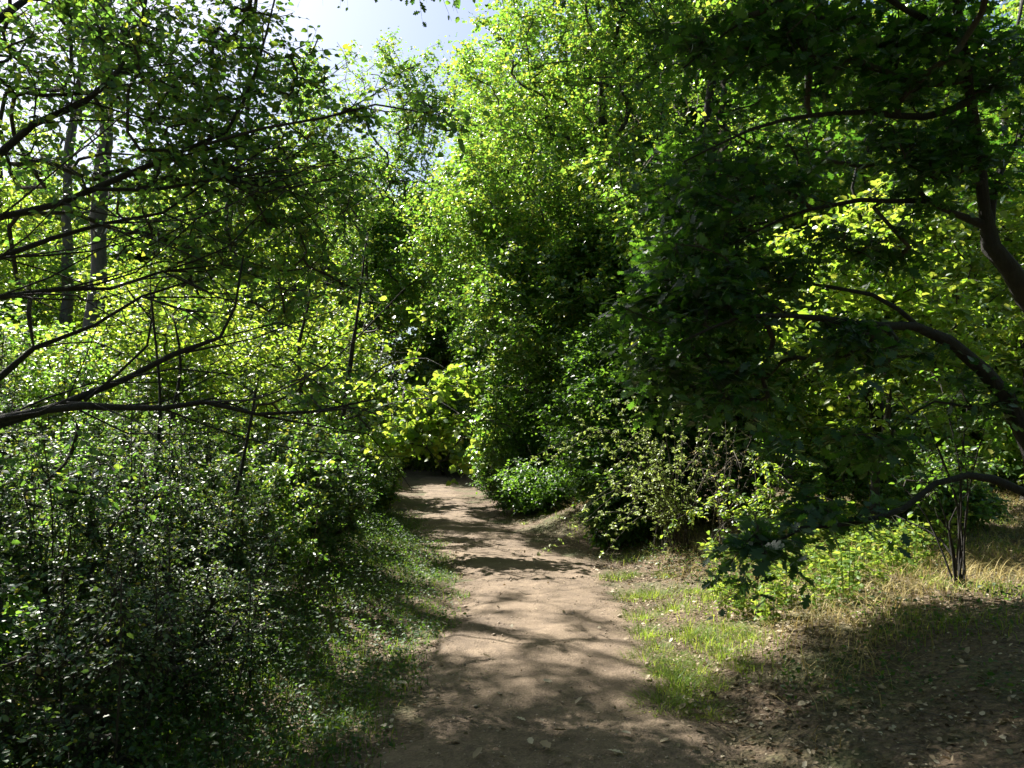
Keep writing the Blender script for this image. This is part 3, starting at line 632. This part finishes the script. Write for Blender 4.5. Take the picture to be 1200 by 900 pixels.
# ================================================================== LEFT: the near spreading tree
t0 = [(*G(-4.6, 4.2), .12), (-4.55, 4.25, .9, .1), (*P(-330, 470, 4.35), .09), (*P(-300, 330, 4.4), .075), (*P(-270, 150, 4.6), .06), (*P(-220, -60, 4.9), .045), (*P(-120, -260, 5.2), .03)]
ll = [poly([P(-320, 540, 4.4), P(-120, 520, 4.5), P(0, 497, 4.6), P(75, 472, 4.7), P(150, 442, 4.75), P(205, 415, 4.8), P(258, 396, 4.85), P(275, 360, 4.9), P(285, 300, 5.0)], .042, .007),
      poly([P(-320, 550, 4.3), P(-100, 520, 4.4), P(0, 490, 4.4), P(95, 476, 4.45), P(190, 479, 4.5), P(240, 470, 4.55), P(300, 486, 4.6), P(370, 482, 4.65), P(440, 468, 4.7)], .04, .006),
      poly([P(-310, 520, 4.5), P(-100, 470, 4.8), P(0, 440, 5.0), P(40, 408, 5.1), P(110, 382, 5.2), P(165, 348, 5.3), P(220, 330, 5.4)], .036, .007),
      poly([P(-305, 400, 4.4), P(-100, 360, 4.7), P(0, 347, 4.8), P(70, 340, 4.9), P(130, 338, 5.0), P(190, 318, 5.1), P(260, 310, 5.2)], .03, .006),
      poly([P(-295, 330, 4.4), P(-120, 300, 4.7), P(0, 255, 4.8), P(70, 237, 4.9), P(140, 208, 5.0), P(200, 185, 5.1), P(265, 155, 5.2), P(300, 80, 5.3), P(322, 0, 5.4)], .04, .008),
      poly([P(-290, 290, 4.5), P(-100, 240, 4.8), P(0, 180, 5.0), P(40, 145, 5.1), P(100, 118, 5.2), P(140, 85, 5.3), P(165, 30, 5.4), P(180, -60, 5.5)], .04, .012),
      poly([P(-295, 350, 4.4), P(-100, 330, 4.6), P(0, 302, 4.7), P(60, 280, 4.8), P(120, 262, 4.9), P(190, 250, 5.0), P(240, 215, 5.1)], .032, .007),
      poly([P(100, 222, 4.9), P(180, 222, 5.0), P(260, 210, 5.1), P(330, 215, 5.2)], .018, .006),
      poly([P(-280, 200, 4.6), P(-60, 60, 5.2), P(60, -20, 5.8), P(180, -110, 6.4), P(300, -160, 7.0)], .045, .012),
      poly([P(240, 170, 5.1), P(310, 150, 4.9), P(380, 138, 4.75), P(440, 122, 4.65), P(500, 132, 4.6), P(535, 150, 4.6)], .014, .003),
      poly([P(400, 132, 4.7), P(440, 110, 4.65), P(475, 82, 4.6)], .006, .003),
      poly([P(140, 447, 4.75), P(120, 390, 4.7), P(170, 440, 4.9)], .01, .006) if False else poly([P(100, 470, 4.7), P(135, 440, 4.6), P(172, 405, 4.55), P(178, 375, 4.5), P(150, 340, 4.5)], .014, .006)]
def thin_out(c):
    px_ = 600 + F * c[:, 0] / c[:, 1]; py_ = 510 - F * (c[:, 2] - CAMH) / c[:, 1]
    return c[~((px_ > 45) & (px_ < 150) & (py_ > 120) & (py_ < 440) & (rng.random(len(c)) < .75))]
for q in range(60):
    l_ = ll[rng.integers(0, 8)]; k_ = rng.integers(2, len(l_) - 1); a_ = np.array(l_[k_][:3]); px_ = 600 + F * a_[0] / a_[1]
    if px_ < -120: continue
    L_ = rng.uniform(.5, 1.5); dz = rng.normal(.05, .28); d1 = np.array([1, rng.normal(0, .35), dz]) * L_
    m1 = a_ + d1 * .35 + rng.normal(0, .05, 3); m2 = a_ + d1 * .7 + np.array([0, 0, rng.normal(0, .12)]); e_ = a_ + d1 + np.array([0, 0, rng.normal(.05, .2)])
    ll.append(poly([a_, m1, m2, e_], .008, .0025))
zones = [(120, 70, 150, 90, 4.8, 6.6, 110), (270, 90, 80, 95, 5.0, 6.8, 65), (60, 220, 90, 70, 4.7, 6, 30), (220, 225, 120, 70, 4.9, 6.2, 60), (345, 215, 75, 65, 5.0, 6.5, 38),
         (330, 310, 100, 60, 5, 6, 26), (150, 330, 130, 60, 4.8, 5.8, 22), (400, 470, 70, 40, 4.6, 5.2, 6), (60, 560, 80, 40, 4.3, 5, 10), (360, 70, 28, 55, 4.8, 5.4, 4),
         (450, 125, 50, 22, 4.6, 4.75, 5), (525, 145, 18, 14, 4.55, 4.65, 3), (475, 80, 8, 6, 4.6, 4.65, 1), (120, -160, 260, 120, 5, 8, 110), (-160, 150, 130, 200, 4, 6, 50)]
tree('cherry_tree', 'near spreading tree sending long thin dark limbs in across the undergrowth', 'tree', G(-4.6, 4.2), [t0], ll, np.concatenate([thin_out(screen([(*z_[:6], int(z_[6] * 1.5)) for z_ in zones])), cherry_shade, blob((-2.4, 2.8, 6.8), (2.8, 2.6, 1.5), 220, .5, .36, .9)]), None, .051, T_CHERRY, M['cherry'], M['bark'],
     clump_r=.32, twigs=6, lpt=5, twig_r=.0022, droop=.3, flat=.6, leaf_up=.55, limb_k=.8, maxr=.016)  # the last blob is unseen overhead crown added against sky light

# two tall trunks
for x_, y_, h_, r_, lab in [(-7.15, 13.0, 14.0, .20, 'thicker of two tall straight grey trunks behind the near spreading tree'), (-8.85, 15.0, 14.0, .16, 'slimmer of two tall straight grey trunks behind the near spreading tree')]:
    tr = [(*a_[:3], r_ * (1 - .88 * (i_ / 6) ** .9)) for i_, a_ in enumerate(simple_trunk(x_, y_, h_, r_, (.2, 0), .05))]
    cl = np.concatenate([blob((x_ + .3, y_, h_ * .72), (2.3, 2.2, h_ * .32), 330, .5, .38, .9), blob((x_, y_, 5.0), (1.4, 1.4, 1.5), 40, .6, .4, .8)])
    tree('poplar_tree', lab, 'tree', G(x_, y_), [tr], [], cl, None, .075, T_FAR, M['cherry'], M['barkg'], clump_r=.5, twigs=7, lpt=7, draw_twigs=False, step=.4)

# ---------------------------------------------------------------- left middle distance
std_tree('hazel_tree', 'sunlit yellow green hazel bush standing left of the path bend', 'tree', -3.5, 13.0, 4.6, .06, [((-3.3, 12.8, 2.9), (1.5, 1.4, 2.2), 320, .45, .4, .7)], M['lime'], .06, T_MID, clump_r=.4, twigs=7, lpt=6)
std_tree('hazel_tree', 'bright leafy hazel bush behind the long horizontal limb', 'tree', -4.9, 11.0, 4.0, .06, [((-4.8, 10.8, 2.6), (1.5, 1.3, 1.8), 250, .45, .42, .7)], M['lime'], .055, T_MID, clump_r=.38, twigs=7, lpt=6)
std_tree('hazel_tree', 'green hazel bush beneath the two tall grey trunks', 'tree', -7.2, 10.6, 3.2, .06, [((-7.0, 10.6, 1.9), (1.8, 1.3, 1.4), 270, .45, .42, .7)], M['elm'], .06, T_MID, clump_r=.4, twigs=7, lpt=6)
std_tree('alder_tree', 'slender green tree with a dark top rising left of the sky gap', 'tree', -3.5, 19.0, 7.5, .10, [((-3.3, 19, 6.9), (1.8, 1.5, 3.8), 640, .45, .33, .8), ((-3.0, 19.5, 10.0), (1.7, 1.3, 2.2), 170, .45, .33, .8), ((-3.6, 18.6, 2.6), (1.6, 1.2, 1.8), 170, .45, .35, .8)], M['elm'], .07, T_FAR, clump_r=.45, twigs=7, lpt=7)
std_tree('alder_tree', 'pale green tree behind the long limbs near the two grey trunks', 'tree', -6.3, 17.0, 8.6, .11, [((-6.2, 17, 5.4), (2.0, 1.6, 3.4), 420, .45, .38, .8)], M['lime'], .075, T_FAR, clump_r=.48, twigs=7, lpt=7)
std_tree('alder_tree', 'light green tree at the far left edge behind the grey trunks', 'tree', -11.0, 16.0, 8.0, .11, [((-10.8, 16, 4.8), (2.4, 1.8, 3.4), 420, .45, .38, .8)], M['lime'], .075, T_FAR, clump_r=.5, twigs=7, lpt=7)
ash_shade = np.concatenate([shade(330, (-2.6, 1.2, 9.2, 20, 0, .3), (4.5, 9.5), (-9.5, -2.6), (11, 24), True), shade(380, (-.3, 2.8, 11, 16, .5, 4.2), (5, 10), (-8, -2.4), (11, 22), True)])  # added tree whose crown is laid out to shade the path and thicket
tree('shade_ash_tree', 'leafy ash added behind the hazel bushes on the left to shade the path', 'tree', G(-5.4, 15.2), [simple_trunk(-5.4, 15.2, 8.5, .11)], [], ash_shade, None, .075, T_FAR, M['elm'], M['bark'], clump_r=.5, twigs=7, lpt=7, draw_twigs=False, step=.35)
std_tree('hazel_tree', 'small far hazel added to lighten the dark view where the path slips away to the left', 'tree', -2.7, 31.0, 4.2, .06, [((-2.8, 30.6, 2.1), (2.0, 1.3, 2.1), 300, .42, .34, .7)], M['lime'], .085, T_FAR, clump_r=.45, twigs=7, lpt=7, cull=False)  # added bush; its lighter leaf colour brightens the shaded gap at the path end
# young lime reaching over the path
t1 = [(*G(-2.75, 11.4), .05), (-2.6, 11.3, 1.2, .042), (-2.4, 11.2, 2.4, .034), (-2.2, 11.0, 3.6, .02), (-2.1, 10.9, 4.4, .01)]
LK = 1.8
lb = [poly([np.array([-2.5, 11.25, 1.8]), P(470, 470, 10.6), P(515, 470, 10.2), P(555, 500, 10.0)], .016, .004), poly([np.array([-2.45, 11.2, 2.1]), P(450, 430, 10.6), P(500, 420, 10.2), P(530, 440, 10)], .014, .004),
      poly([np.array([-2.55, 11.3, 1.4]), P(460, 520, 10.5), P(500, 525, 10.2), P(525, 560, 10)], .012, .004)]
cl = np.concatenate([screen([(*z_[:6], int(z_[6] * LK)) for z_ in [(490, 465, 60, 40, 9.8, 10.8, 26), (535, 485, 26, 34, 9.8, 10.2, 16), (500, 505, 48, 26, 9.9, 10.8, 18), (470, 450, 45, 50, 10.0, 11, 16), (515, 430, 42, 45, 10.2, 11.2, 22), (470, 380, 50, 45, 10.6, 11.8, 20), (470, 510, 36, 18, 9.9, 10.6, 9), (540, 530, 14, 10, 9.9, 10.3, 3), (440, 400, 50, 60, 10.4, 11.4, 34), (420, 330, 45, 60, 10.6, 11.6, 24)]])])
tree('lime_tree', 'young lime with broad bright leaves leaning over the path from the left', 'tree', G(-2.75, 11.4), [t1], lb, cl, None, .085, T_ROUND, M['lime'], M['bark'], clump_r=.28, twigs=6, lpt=5, cull=True, droop=.35, leaf_up=.45)

# ---------------------------------------------------------------- far wood: two kinds copied
far = std_tree('woodland_tree', 'far green woodland tree', 'tree', 0, 60, 11, .16, [((0, 60, 7.2), (2.9, 2.8, 4.2), 420, .45, .33, 1.1), ((0, 60, 3), (2.5, 2.4, 2.2), 170, .45, .33, 1.0)], M['elm'], .13, T_FAR, clump_r=.75, twigs=8, lpt=7, cull=False, group='trees of the far wood')
farlab = ['far tree filling the wood just left of the sky gap', 'far tree behind the slender alder left of the path', 'far tree closing the view above the path end', 'far tree behind the wispy pale tree top',
          'far tree deep in the wood behind the tall bright tree', 'far tree in the wood behind the bushy mid green tree', 'far tree glimpsed through the middle of the oak crown', 'far tree glimpsed behind the oak trunk',
          'far tree at the right edge of the picture behind the oak', 'far tree behind the thicker grey trunk', 'far tree behind the slimmer grey trunk', 'far tree at the left edge of the picture', 'far tree behind the pale alder near the two grey trunks']
farpos = [(-12, 30.5, 1.15), (-8.6, 34.5, 1.35), (-3.2, 36, 1.3), (1.5, 31, 1.5), (4.2, 25, 1.45), (8, 24, 1.45), (11.5, 22, 1.25), (15.5, 21, 1.0), (20, 24, 1.1), (-14.5, 24, .9), (-17.5, 26, .9), (-20, 27, 1.0), (-11, 26, 1.0)]
for q, (x_, y_, s_) in enumerate(farpos):
    if q == 0:
        far.location = G(x_, y_); far.scale = (s_, s_, s_); far['label'] = farlab[0]
    else: copy_thing(far, G(x_, y_), rng.uniform(0, 6.28), (s_ * rng.uniform(.9, 1.15), s_ * rng.uniform(.9, 1.15), s_), farlab[q])

bush = std_tree('woodland_bush', 'dim green bush low in the far wood, one among many alike', 'bush', 0, 50, 3.0, .05, [((0, 50, 1.7), (2.3, 1.8, 1.9), 330, .45, .3, .8)], M['elm'], .10, T_FAR, clump_r=.55, twigs=7, lpt=7, cull=False, group='bushes of the far wood')
bp_ = [(-6.2, 24), (-3.3, 35.5), (-4.9, 37), (1.2, 23.0), (1.3, 19.0), (-6.2, 19.8), (-8.5, 22), (-12, 22), (-16, 21), (-7, 30), (-11, 31), (2.5, 21), (5.0, 20), (8.5, 19), (12, 18.5), (15.5, 18), (1.0, 27), (5.5, 28), (-.6, 33), (-5.5, 41), (10, 14.5), (14, 23), (-19, 24), (-10.5, 14)]
for q, (x_, y_) in enumerate(bp_):
    s_ = rng.uniform(.85, 1.3)
    if q == 0: bush.location = G(x_, y_)
    else: copy_thing(bush, G(x_, y_), rng.uniform(0, 6.28), (s_, s_, s_ * rng.uniform(.8, 1.3)), bush['label'])

for x_, y_, s_ in [(-6, -7, 1.0), (-2.5, -9, .9), (2, -8, 1.0), (6.5, -6, 1.0), (9.5, -1, .9), (-9, -1.5, .9), (11, 6, .9)]:  # unseen copies added around the camera to block sky light
    copy_thing(far, G(x_, y_), rng.uniform(0, 6.28), (s_, s_, s_), 'unseen woodland tree added around the viewpoint to block sky light')

# ================================================================== LEFT: undergrowth shrubs
def undershrub(x, y, h, w, n, label, size=.034, mat='under', name='bramble_shrub', tmpl=T_MID, k=6):
    g = G(x, y); st = []
    for q in range(5):
        a = rng.uniform(0, 6.28); e = g + np.array([math.cos(a) * w * .5, math.sin(a) * w * .5, h * rng.uniform(.75, 1.0)])
        st.append([(*(g + rng.normal(0, .05, 3) * np.array([1, 1, 0]) - np.array([0, 0, .04])), .008), (*(g * .5 + e * .5 + rng.normal(0, .05, 3) + np.array([0, 0, .08])), .006), (*e, .003)])
    ex = []
    for q in range(9):                                   # taller thin shoots standing out of the mound
        a = rng.uniform(0, 6.28); rr = rng.uniform(.1, 1.1) * w; e = g + np.array([math.cos(a) * rr, math.sin(a) * rr, h * rng.uniform(.95, 1.45)])
        p0 = g + np.array([math.cos(a) * rr * .7, math.sin(a) * rr * .7, .0]); m_ = p0 * .5 + e * .5 + rng.normal(0, .05, 3)
        st.append([(*p0, .006), (*m_, .0045), (*e, .002)]); t_ = rng.uniform(.45, 1, 6)[:, None]; ex.append(p0 * (1 - t_) + e * t_ + rng.normal(0, .03, (6, 3)))
    cl = np.concatenate([blob(g + np.array([0, 0, h * .5]), (w * 1.1, w * 1.1, h * .56), n, .42, .4, .35), np.concatenate(ex)]); cl = cl[cl[:, 2] > g[2] + .03]
    return tree(name, label, 'shrub', g, st, [], cl, None, size, tmpl, M[mat], M['twig'], clump_r=.17, twigs=k, lpt=6, names=('stem', 'stem', 'foliage'), step=.14, cull=False, flat=.7, leaf_up=1.0, droop=.2, minside=3)
US = [(-1.85, 3.5, .7, .55, 130, 'low leafy shrub in the bottom left corner nearest the path edge'), (-2.75, 3.4, 1.0, .6, 150, 'leafy shrub at the bottom left corner of the undergrowth'),
      (-1.8, 4.5, .75, .5, 130, 'low shrub edging the grass verge, with yellowing leaves'), (-2.65, 4.5, 1.1, .6, 160, 'dense small leaved shrub in the front rank of the undergrowth'),
      (-3.8, 4.6, 1.3, .65, 170, 'tall front shrub beneath the ends of the lowest limbs at the left edge'), (-2.2, 5.7, .9, .5, 130, 'rounded shrub overhanging the dark grass verge'),
      (-2.8, 5.6, 1.3, .6, 160, 'pale glinting shrub in the middle of the undergrowth'), (-3.9, 5.7, 1.4, .7, 170, 'glossy shrub catching white glints at the left of the undergrowth'),
      (-4.9, 5.8, 1.5, .7, 160, 'shrub at the left edge with silvery leaves below the limbs'), (-2.3, 6.9, 1.15, .55, 140, 'shrub behind the rounded one on the grass verge'),
      (-3.2, 6.9, 1.45, .65, 150, 'bushy shrub around the foot of the thin sapling'), (-4.3, 7.0, 1.6, .7, 150, 'tall tangled shrub left of the thin sapling'), (-5.4, 7.2, 1.7, .8, 150, 'tall shrub in the second rank at the left edge'),
      (-2.2, 8.3, 1.4, .65, 150, 'shrub on the left where the path begins to widen'), (-3.4, 8.4, 1.6, .7, 150, 'twiggy shrub behind the thin sapling'), (-4.6, 8.7, 1.7, .8, 150, 'shrub in front of the bright hazel bush'),
      (-2.45, 9.9, 1.5, .65, 140, 'shaded shrub where the path swings left'), (-3.7, 10.0, 1.6, .7, 140, 'shrub between the hazel bushes and the undergrowth'), (-6.2, 8.9, 1.8, .9, 150, 'tall shrub below the two grey trunks'),
      (-3.1, 13.4, 1.3, .7, 130, 'dark shrub at the left edge of the shaded path'), (-3.3, 16.5, 1.4, .8, 130, 'dark shrub left of the far sunlit stretch of path')]
for q, (x_, y_, h_, w_, n_, lab) in enumerate(US):
    near = y_ < 6.2
    sz_ = (.027 if near else .036) * [.9, 1.15, .8, 1.0][q % 4]
    undershrub(x_, y_, h_, w_, int(n_ * 1.45), lab, sz_, mat=['under', 'cherry', 'under', 'under', 'elm'][q % 5] if q != 4 else 'under', tmpl=[T_MID, T_ROUND, T_MID][q % 3], k=7 if near else 6)

for x_, y_, h_, w_, lab in [(4.4, 10.6, 1.0, .8, 'green bush standing behind the sunlit herbs under the oak'), (6.0, 11.4, 1.1, .9, 'green bush behind the thin upright brown stems'), (5.3, 9.6, .5, .6, 'low green bush just beyond the thin upright brown stems')]:
    undershrub(x_, y_, h_, w_, 170, lab, .055, mat='elm', k=6)
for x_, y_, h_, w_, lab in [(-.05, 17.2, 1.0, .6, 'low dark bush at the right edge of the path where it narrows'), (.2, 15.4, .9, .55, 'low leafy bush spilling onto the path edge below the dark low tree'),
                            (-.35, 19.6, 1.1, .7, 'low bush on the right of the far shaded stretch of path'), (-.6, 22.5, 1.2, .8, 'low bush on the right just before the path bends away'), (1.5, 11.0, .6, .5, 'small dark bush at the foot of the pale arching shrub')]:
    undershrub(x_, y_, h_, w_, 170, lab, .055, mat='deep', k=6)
for x_, y_, h_, w_, lab in [(-2.75, 15.0, .7, .55, 'low bush on the left where the path narrows again'), (-3.25, 18.6, .8, .6, 'low bush crowding the left edge of the far stretch of path'), (-3.9, 22.5, 1.0, .7, 'low bush on the left just before the path bends away')]:
    undershrub(x_, y_, h_, w_, 170, lab, .055, mat='elm', k=6)

# thin saplings in the undergrowth
for pts, lab in [([(190, 640, 6.6), (184, 560, 6.6), (188, 470, 6.6), (182, 400, 6.65), (176, 340, 6.7)], 'thin upright sapling crossing the long limbs above the undergrowth'),
                 ([(262, 690, 6.0), (270, 620, 6.05), (285, 540, 6.1), (300, 460, 6.2)], 'slight sapling right of the upright one in the undergrowth'),
                 ([(205, 560, 7.2), (200, 500, 7.2), (212, 430, 7.2), (205, 380, 7.2)], 'faint second sapling close behind the upright one')]:
    pp = [P(*a_) for a_ in pts]; g = G(pp[0][0], pp[0][1]); st = [(*g, .02)] + [(*p_, .017 * (1 - .6 * i_ / len(pp))) for i_, p_ in enumerate(pp)]
    cl = np.array([pp[-1] + rng.normal(0, .22, 3) for _ in range(9)])
    tree('sapling', lab, 'sapling', g, [st], [], cl, None, .05, T_MID, M['cherry'], M['bark'], clump_r=.24, twigs=3, lpt=4, names=('stem', 'stem', 'foliage'), step=.15)

# ================================================================== RIGHT BANK: herbs, tufts, sticks
def herb_mesh(h, n, size, mat):
    root_pts = []; mb = MB(); ch = []
    for q in range(n):
        a = rng.uniform(0, 6.28); rr = rng.uniform(.02, .12); e = np.array([math.cos(a) * rr * 1.8, math.sin(a) * rr * 1.8, h * rng.uniform(.6, 1)])
        p0 = np.array([math.cos(a) * rr, math.sin(a) * rr, -.02]); t = np.linspace(0, 1, 5)[:, None]
        pts = p0 * (1 - t) + e * t; ch.append((pts, np.linspace(.003, .0015, 5)))
        m = 12; tt = rng.uniform(.15, 1, m)[:, None]; lp = p0 * (1 - tt) + e * tt
        ld = np.concatenate([rng.normal(0, 1, (m, 2)), rng.normal(-.1, .3, (m, 1))], 1)
        put_leaves(mb, lp, ld, UP + rng.normal(0, .5, (m, 3)), size * rng.uniform(.6, 1.3, m), T_MID, 0)
    tubes(mb, ch, 3, 0)
    return mb
herbs = []
HX = [(px, py) for px, py in [(880, 690), (905, 672), (930, 665), (955, 660), (985, 655), (1010, 648), (1035, 660), (1055, 672), (900, 700), (925, 690), (950, 682), (980, 678), (1005, 680), (1030, 690), (960, 700), (990, 700), (850, 672), (1070, 650), (915, 655), (945, 648), (975, 640), (1000, 632), (1085, 665), (870, 655), (940, 672), (968, 668), (1018, 662), (1042, 650), (890, 660), (1000, 645), (1060, 660), (925, 640), (860, 690), (1095, 640), (1110, 655), (950, 635), (1030, 635), (1065, 632), (985, 690), (910, 680)]]
protos = [herb_mesh(.5, 12, .055, None) for _ in range(3)]
objs = []
for q, (px, py) in enumerate(HX):
    w = P(px, py, 1.0); y_ = (CAMH - .33) / (CAMH - w[2]); x_ = w[0] * y_
    if q < 3: o = protos[q].build('herb_plant', M['grassl'])
    else: o = objs[q % 3].copy(); C.objects.link(o)
    objs.append(o); o.location = G(x_, y_); s_ = rng.uniform(.7, 1.15); o.scale = (s_, s_, s_ * rng.uniform(.8, 1.15)); o.rotation_euler = (0, 0, rng.uniform(0, 6.28))
    tag(o, 'yellow green leafy herb growing in the sunlit patch below the oak', 'plant', 'leafy herbs on the sunlit bank')
def tuft_mesh(h, n, r):
    mb = MB(); a = rng.uniform(0, 6.28, n); rr = r * rng.random(n) ** .7
    x = np.cos(a) * rr; y = np.sin(a) * rr; hh = h * rng.uniform(.4, 1, n) * (1 - .4 * rr / r); w = rng.uniform(.002, .005, n); b = rng.uniform(.3, 1.6, n); yaw = a + rng.normal(0, .8, n)
    for i_ in range(n):
        t = np.array([0, .4, .75, 1.0]); cx = x[i_] + np.cos(yaw[i_]) * b[i_] * hh[i_] * t ** 2; cy = y[i_] + np.sin(yaw[i_]) * b[i_] * hh[i_] * t ** 2; cz = hh[i_] * t * (1 - .2 * b[i_] * t) - .02 * (t == 0)
        ww = w[i_] * np.array([1, .85, .5]) / 2; sx, sy = -math.sin(yaw[i_]), math.cos(yaw[i_])
        v = [(cx[q] + s_ * sx * ww[q], cy[q] + s_ * sy * ww[q], cz[q]) for q in range(3) for s_ in (-1, 1)] + [(cx[3], cy[3], cz[3])]
        mb.add(np.array(v), np.array([(0, 1, 3), (0, 3, 2), (2, 3, 5), (2, 5, 4), (4, 5, 6)]), 0, np.full(7, rng.random()))
    return mb
TX = [(752, 712), (765, 690), (742, 690), (835, 700), (815, 690), (790, 705), (860, 735), (850, 765), (880, 750), (775, 810), (830, 815), (780, 670), (870, 780), (905, 735), (755, 760), (770, 745), (785, 765), (800, 755), (790, 785), (805, 795), (820, 775), (775, 775), (830, 745), (810, 735), (760, 730), (845, 790), (720, 668), (740, 665), (640, 606), (615, 612)]
objs = []; protos = [tuft_mesh(.17, 260, .15) for _ in range(3)]
for q, (px, py) in enumerate(TX):
    w = P(px, py, 1.0); y_ = (CAMH - .1) / (CAMH - w[2]); x_ = w[0] * y_
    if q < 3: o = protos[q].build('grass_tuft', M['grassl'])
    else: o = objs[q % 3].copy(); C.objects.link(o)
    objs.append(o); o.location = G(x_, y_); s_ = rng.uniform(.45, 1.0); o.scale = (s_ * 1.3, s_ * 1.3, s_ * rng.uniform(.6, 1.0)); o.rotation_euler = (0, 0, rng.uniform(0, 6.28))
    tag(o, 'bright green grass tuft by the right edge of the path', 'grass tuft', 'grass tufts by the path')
# sticks
def stick(px0, py0, px1, py1, d, r_, label, z0=None, mat='deadw', name='dead_stick'):
    a_ = P(px0, py0, d); b_ = P(px1, py1, d + .15); a_[2] = float(ground(a_[0], a_[1])) - .02 if z0 is None else a_[2]
    mb = MB(); q = catmull(poly([a_, a_ * .6 + b_ * .4 + rng.normal(0, .02, 3), b_], r_, r_ * .5), .06); q[:, :3] += rng.normal(0, r_ * .3, (len(q), 3)); tubes(mb, [(q[:, :3], q[:, 3])], 6)
    m_ = q[len(q) // 2, :3]; mb2 = [(np.array([m_, m_ + (b_ - a_) * .15 + np.array([.04, 0, .05])]), np.array([r_ * .5, r_ * .25]))]; tubes(mb, mb2, 5)
    tag(mb.build(name, M[mat], origin=a_), label, 'stick')
stick(968, 768, 957, 725, 5.9, .010, 'short dark dead stick standing upright in the bank', mat='bark')
stick(1000, 700, 1045, 685, 6.9, .008, 'grey dead stick slanting up through the yellow herbs')
stick(1075, 690, 1105, 722, 6.4, .009, 'dry stick leaning against the foot of the coppiced shrub')

# ================================================================== LIGHT, SKY, CAMERA
w = bpy.data.worlds.new('World'); bpy.context.scene.world = w; w.use_nodes = True
nt = w.node_tree; nt.nodes.clear()
sky = nt.nodes.new('ShaderNodeTexSky'); sky.sky_type = 'NISHITA'; sky.sun_disc = False; sky.sun_elevation = SUN_EL; sky.sun_rotation = SUN_AZ
sky.air_density = 1.0; sky.dust_density = 2.6; sky.ozone_density = 2.4
bg = nt.nodes.new('ShaderNodeBackground'); bg.inputs[1].default_value = .05
ow = nt.nodes.new('ShaderNodeOutputWorld'); nt.links.new(sky.outputs[0], bg.inputs[0]); nt.links.new(bg.outputs[0], ow.inputs[0])
l = bpy.data.lights.new('sun', 'SUN'); l.energy = 5.0; l.angle = R(.53); l.color = (1, .955, .87)
so = bpy.data.objects.new('sun', l); C.objects.link(so); so.rotation_euler = Vector(-S).to_track_quat('-Z', 'Y').to_euler(); so.location = (-10, 20, 30)
cam = bpy.data.cameras.new('camera'); cam.sensor_width = 36; cam.lens = 27; cam.clip_end = 2000; cam.clip_start = .05
co = bpy.data.objects.new('camera', cam); C.objects.link(co); co.location = (0, 0, CAMH); co.rotation_euler = (math.pi / 2 + PITCH, 0, 0)
sc = bpy.context.scene; sc.camera = co
sc.view_settings.view_transform = 'Standard'; sc.view_settings.look = 'None'; sc.view_settings.exposure = 1.9; sc.view_settings.gamma = 1; sc.view_settings.use_curve_mapping = False
sc.render.engine = 'CYCLES'; cy = sc.cycles
cy.max_bounces = 6; cy.diffuse_bounces = 2; cy.glossy_bounces = 2; cy.transmission_bounces = 4; cy.transparent_max_bounces = 4
cy.use_denoising = True; cy.caustics_reflective = False; cy.caustics_refractive = False
cy.sample_clamp_indirect = 6
nf = sum(len(o.data.polygons) for o in C.objects if o.type == 'MESH'); print('TRIS', nf)
